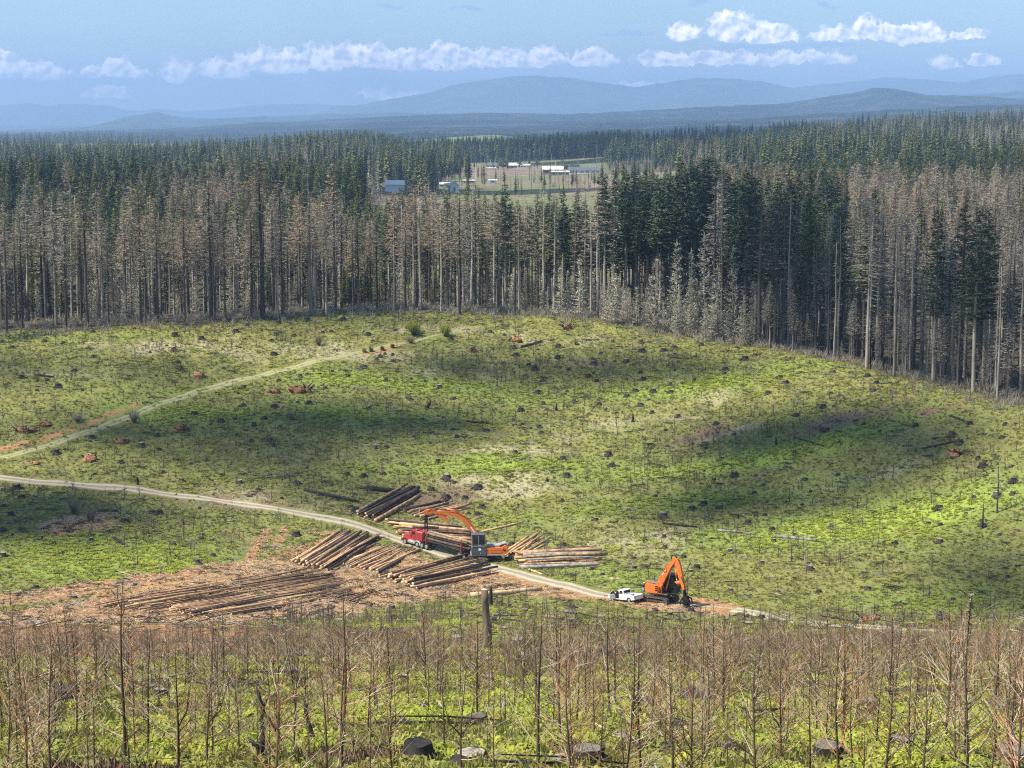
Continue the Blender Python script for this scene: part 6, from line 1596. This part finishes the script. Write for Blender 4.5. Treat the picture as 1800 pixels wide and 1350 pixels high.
round_tree(1010, 299, 12, 6, 63, 'low pale green tree row left of the long house roof')
def pole(u, v, vt_, label):
    p = Gf(u, v); top = at(u, vt_, p[1]); h = top[2]-p[2]; e = empty('utility_pole', p); tag(e, label, 'utility pole')
    P_(e, 'mast', M['roof_pale'], lambda mb: mb.tube([(0,0,-.3),(0,0,h)], [.28,.2], 6)); P_(e, 'crossarm', M['roof_pale'], lambda mb: mb.box((0,0,h*.93),(2.2,.2,.2)))
pole(862, 293, 280, 'pale utility pole beside the leftmost small house'); pole(977, 297, 282, 'pale utility pole behind the barn roof'); pole(836, 318, 286, 'pale utility pole in the thin woods left of the farm')
pole(657, 338, 320, 'short pale pole by the hidden white barn')
random.seed(9)

# ------------------------------------------------------------------ drifting clouds overhead (they shade parts of the hill)
def cloud_mat():
    m = bpy.data.materials.new('cloud'); m.use_nodes = True; t = NT(m.node_tree); t.n['Principled BSDF'].inputs['Base Color'].default_value = (.9,.9,.9,1)
    b = t.n['Principled BSDF']; b.inputs['Roughness'].default_value = 1
    pos = t.add('ShaderNodeNewGeometry').outputs['Position']
    n = t.noise(pos, .05, 4, .6)
    f_ = t.ramp(n, .34, .62)
    tr = t.add('ShaderNodeBsdfTransparent')
    mx = t.add('ShaderNodeMixShader', inp={0: t.math('MULTIPLY_ADD', f_, .5, .36), 1: tr.outputs[0], 2: b.outputs[0]})
    t.l.new(mx.outputs[0], t.n['Material Output'].inputs[0]); return m
CLM = cloud_mat(); cmb = MB()
CH = 2100.0
def shade(target, a, b, n, rot=0.0, seed=0, zt_=None):
    random.seed(seed); T = Vector(target); c = T + SDIR*((CH-T.z)/SDIR.z)
    for k in range(n):
        th = rv(0,6.283); q = math.sqrt(random.random()); x_, y_ = math.cos(th)*q*a, math.sin(th)*q*b
        x2 = x_*math.cos(rot)-y_*math.sin(rot); y2 = x_*math.sin(rot)+y_*math.cos(rot)
        r_ = min(a, b)*rv(.35,.75); cc = c+Vector((x2, y2, rv(0, r_*.6))); N = 8; vs = []
        for j in range(5):
            ph = math.pi*j/4
            for i in range(N): vs.append(cc+Vector((math.sin(ph)*math.cos(6.283*i/N)*r_*1.25, math.sin(ph)*math.sin(6.283*i/N)*r_*1.0, math.cos(ph)*r_*.55))*1.0)
        cmb.poly(vs, [(j*N+i, (j+1)*N+i, (j+1)*N+(i+1) % N, j*N+(i+1) % N) for j in range(4) for i in range(N)])
def shade_px(u, v, w, h, n, seed, rot=0.0):
    p = G(u, v); a = abs(G(u+w, v)[0]-p[0]); q = G(u, v+h); b = max(7, abs(q[1]-p[1])*1.4); shade(p, a*1.08, b*1.15, int(n*1.35), rot, seed)
shade_px(540, 742, 340, 22, 46, 1); shade_px(250, 770, 160, 14, 12, 2); shade_px(860, 652, 200, 10, 22, 3, -.1); shade_px(1130, 648, 170, 10, 14, 4, -.25)
shade_px(1400, 770, 260, 24, 38, 5, -.2); shade_px(1620, 800, 160, 18, 14, 6); shade_px(60, 905, 150, 26, 18, 7, .1); shade_px(150, 655, 230, 12, 14, 8)
shade_px(1320, 885, 260, 20, 20, 9, -.1); shade_px(1760, 1030, 90, 45, 16, 10); shade_px(600, 568, 120, 6, 8, 11); shade_px(650, 880, 80, 12, 8, 12)
shade_px(450, 830, 160, 16, 10, 14)
for (u_, Y0, w_, d_, n_, sd, zz_) in [(1195,565,23,24,70,21,78),(1560,455,26,26,34,22,60),(1410,480,16,22,34,25,68),(1750,400,15,20,22,23,55),(1015,545,13,22,26,24,72)]:
    shade((( u_-900)/F*Y0, Y0, zz_), w_, d_, n_, 0, sd)
for (u_, Y0, w_, d_, n_, sd) in [(1130,2850,330,160,34,25),(1500,2500,420,110,30,26),(500,1500,200,90,12,28),(1250,7000,1500,350,30,29),(700,11000,2500,500,30,30)]:
    shade(((u_-900)/F*Y0, Y0, 60), w_, d_, n_, 0, sd)
co = cmb.build('clouds', CLM, None, True); tag(co, 'broken white clouds drifting overhead', None, None, 'stuff')

# ------------------------------------------------------------------ haze
hz = MB(); hz.box((0, 20500, 535), (55400, 41700+300, 1150)); HO = hz.build('haze', []); HO.location = (0, 400, 0); tag(HO, 'thin blue air haze', None, None, 'stuff')
hm = bpy.data.materials.new('haze'); hm.use_nodes = True; t = NT(hm.node_tree); t.n.remove(t.n['Principled BSDF'])
pv = t.add('ShaderNodeVolumePrincipled'); pv.inputs['Color'].default_value = (.36,.54,.82,1); pv.inputs['Density'].default_value = 7.2e-5; pv.inputs['Anisotropy'].default_value = 0.0
t.l.new(pv.outputs[0], t.n['Material Output'].inputs['Volume']); HO.data.materials.append(hm)

finish_labels()
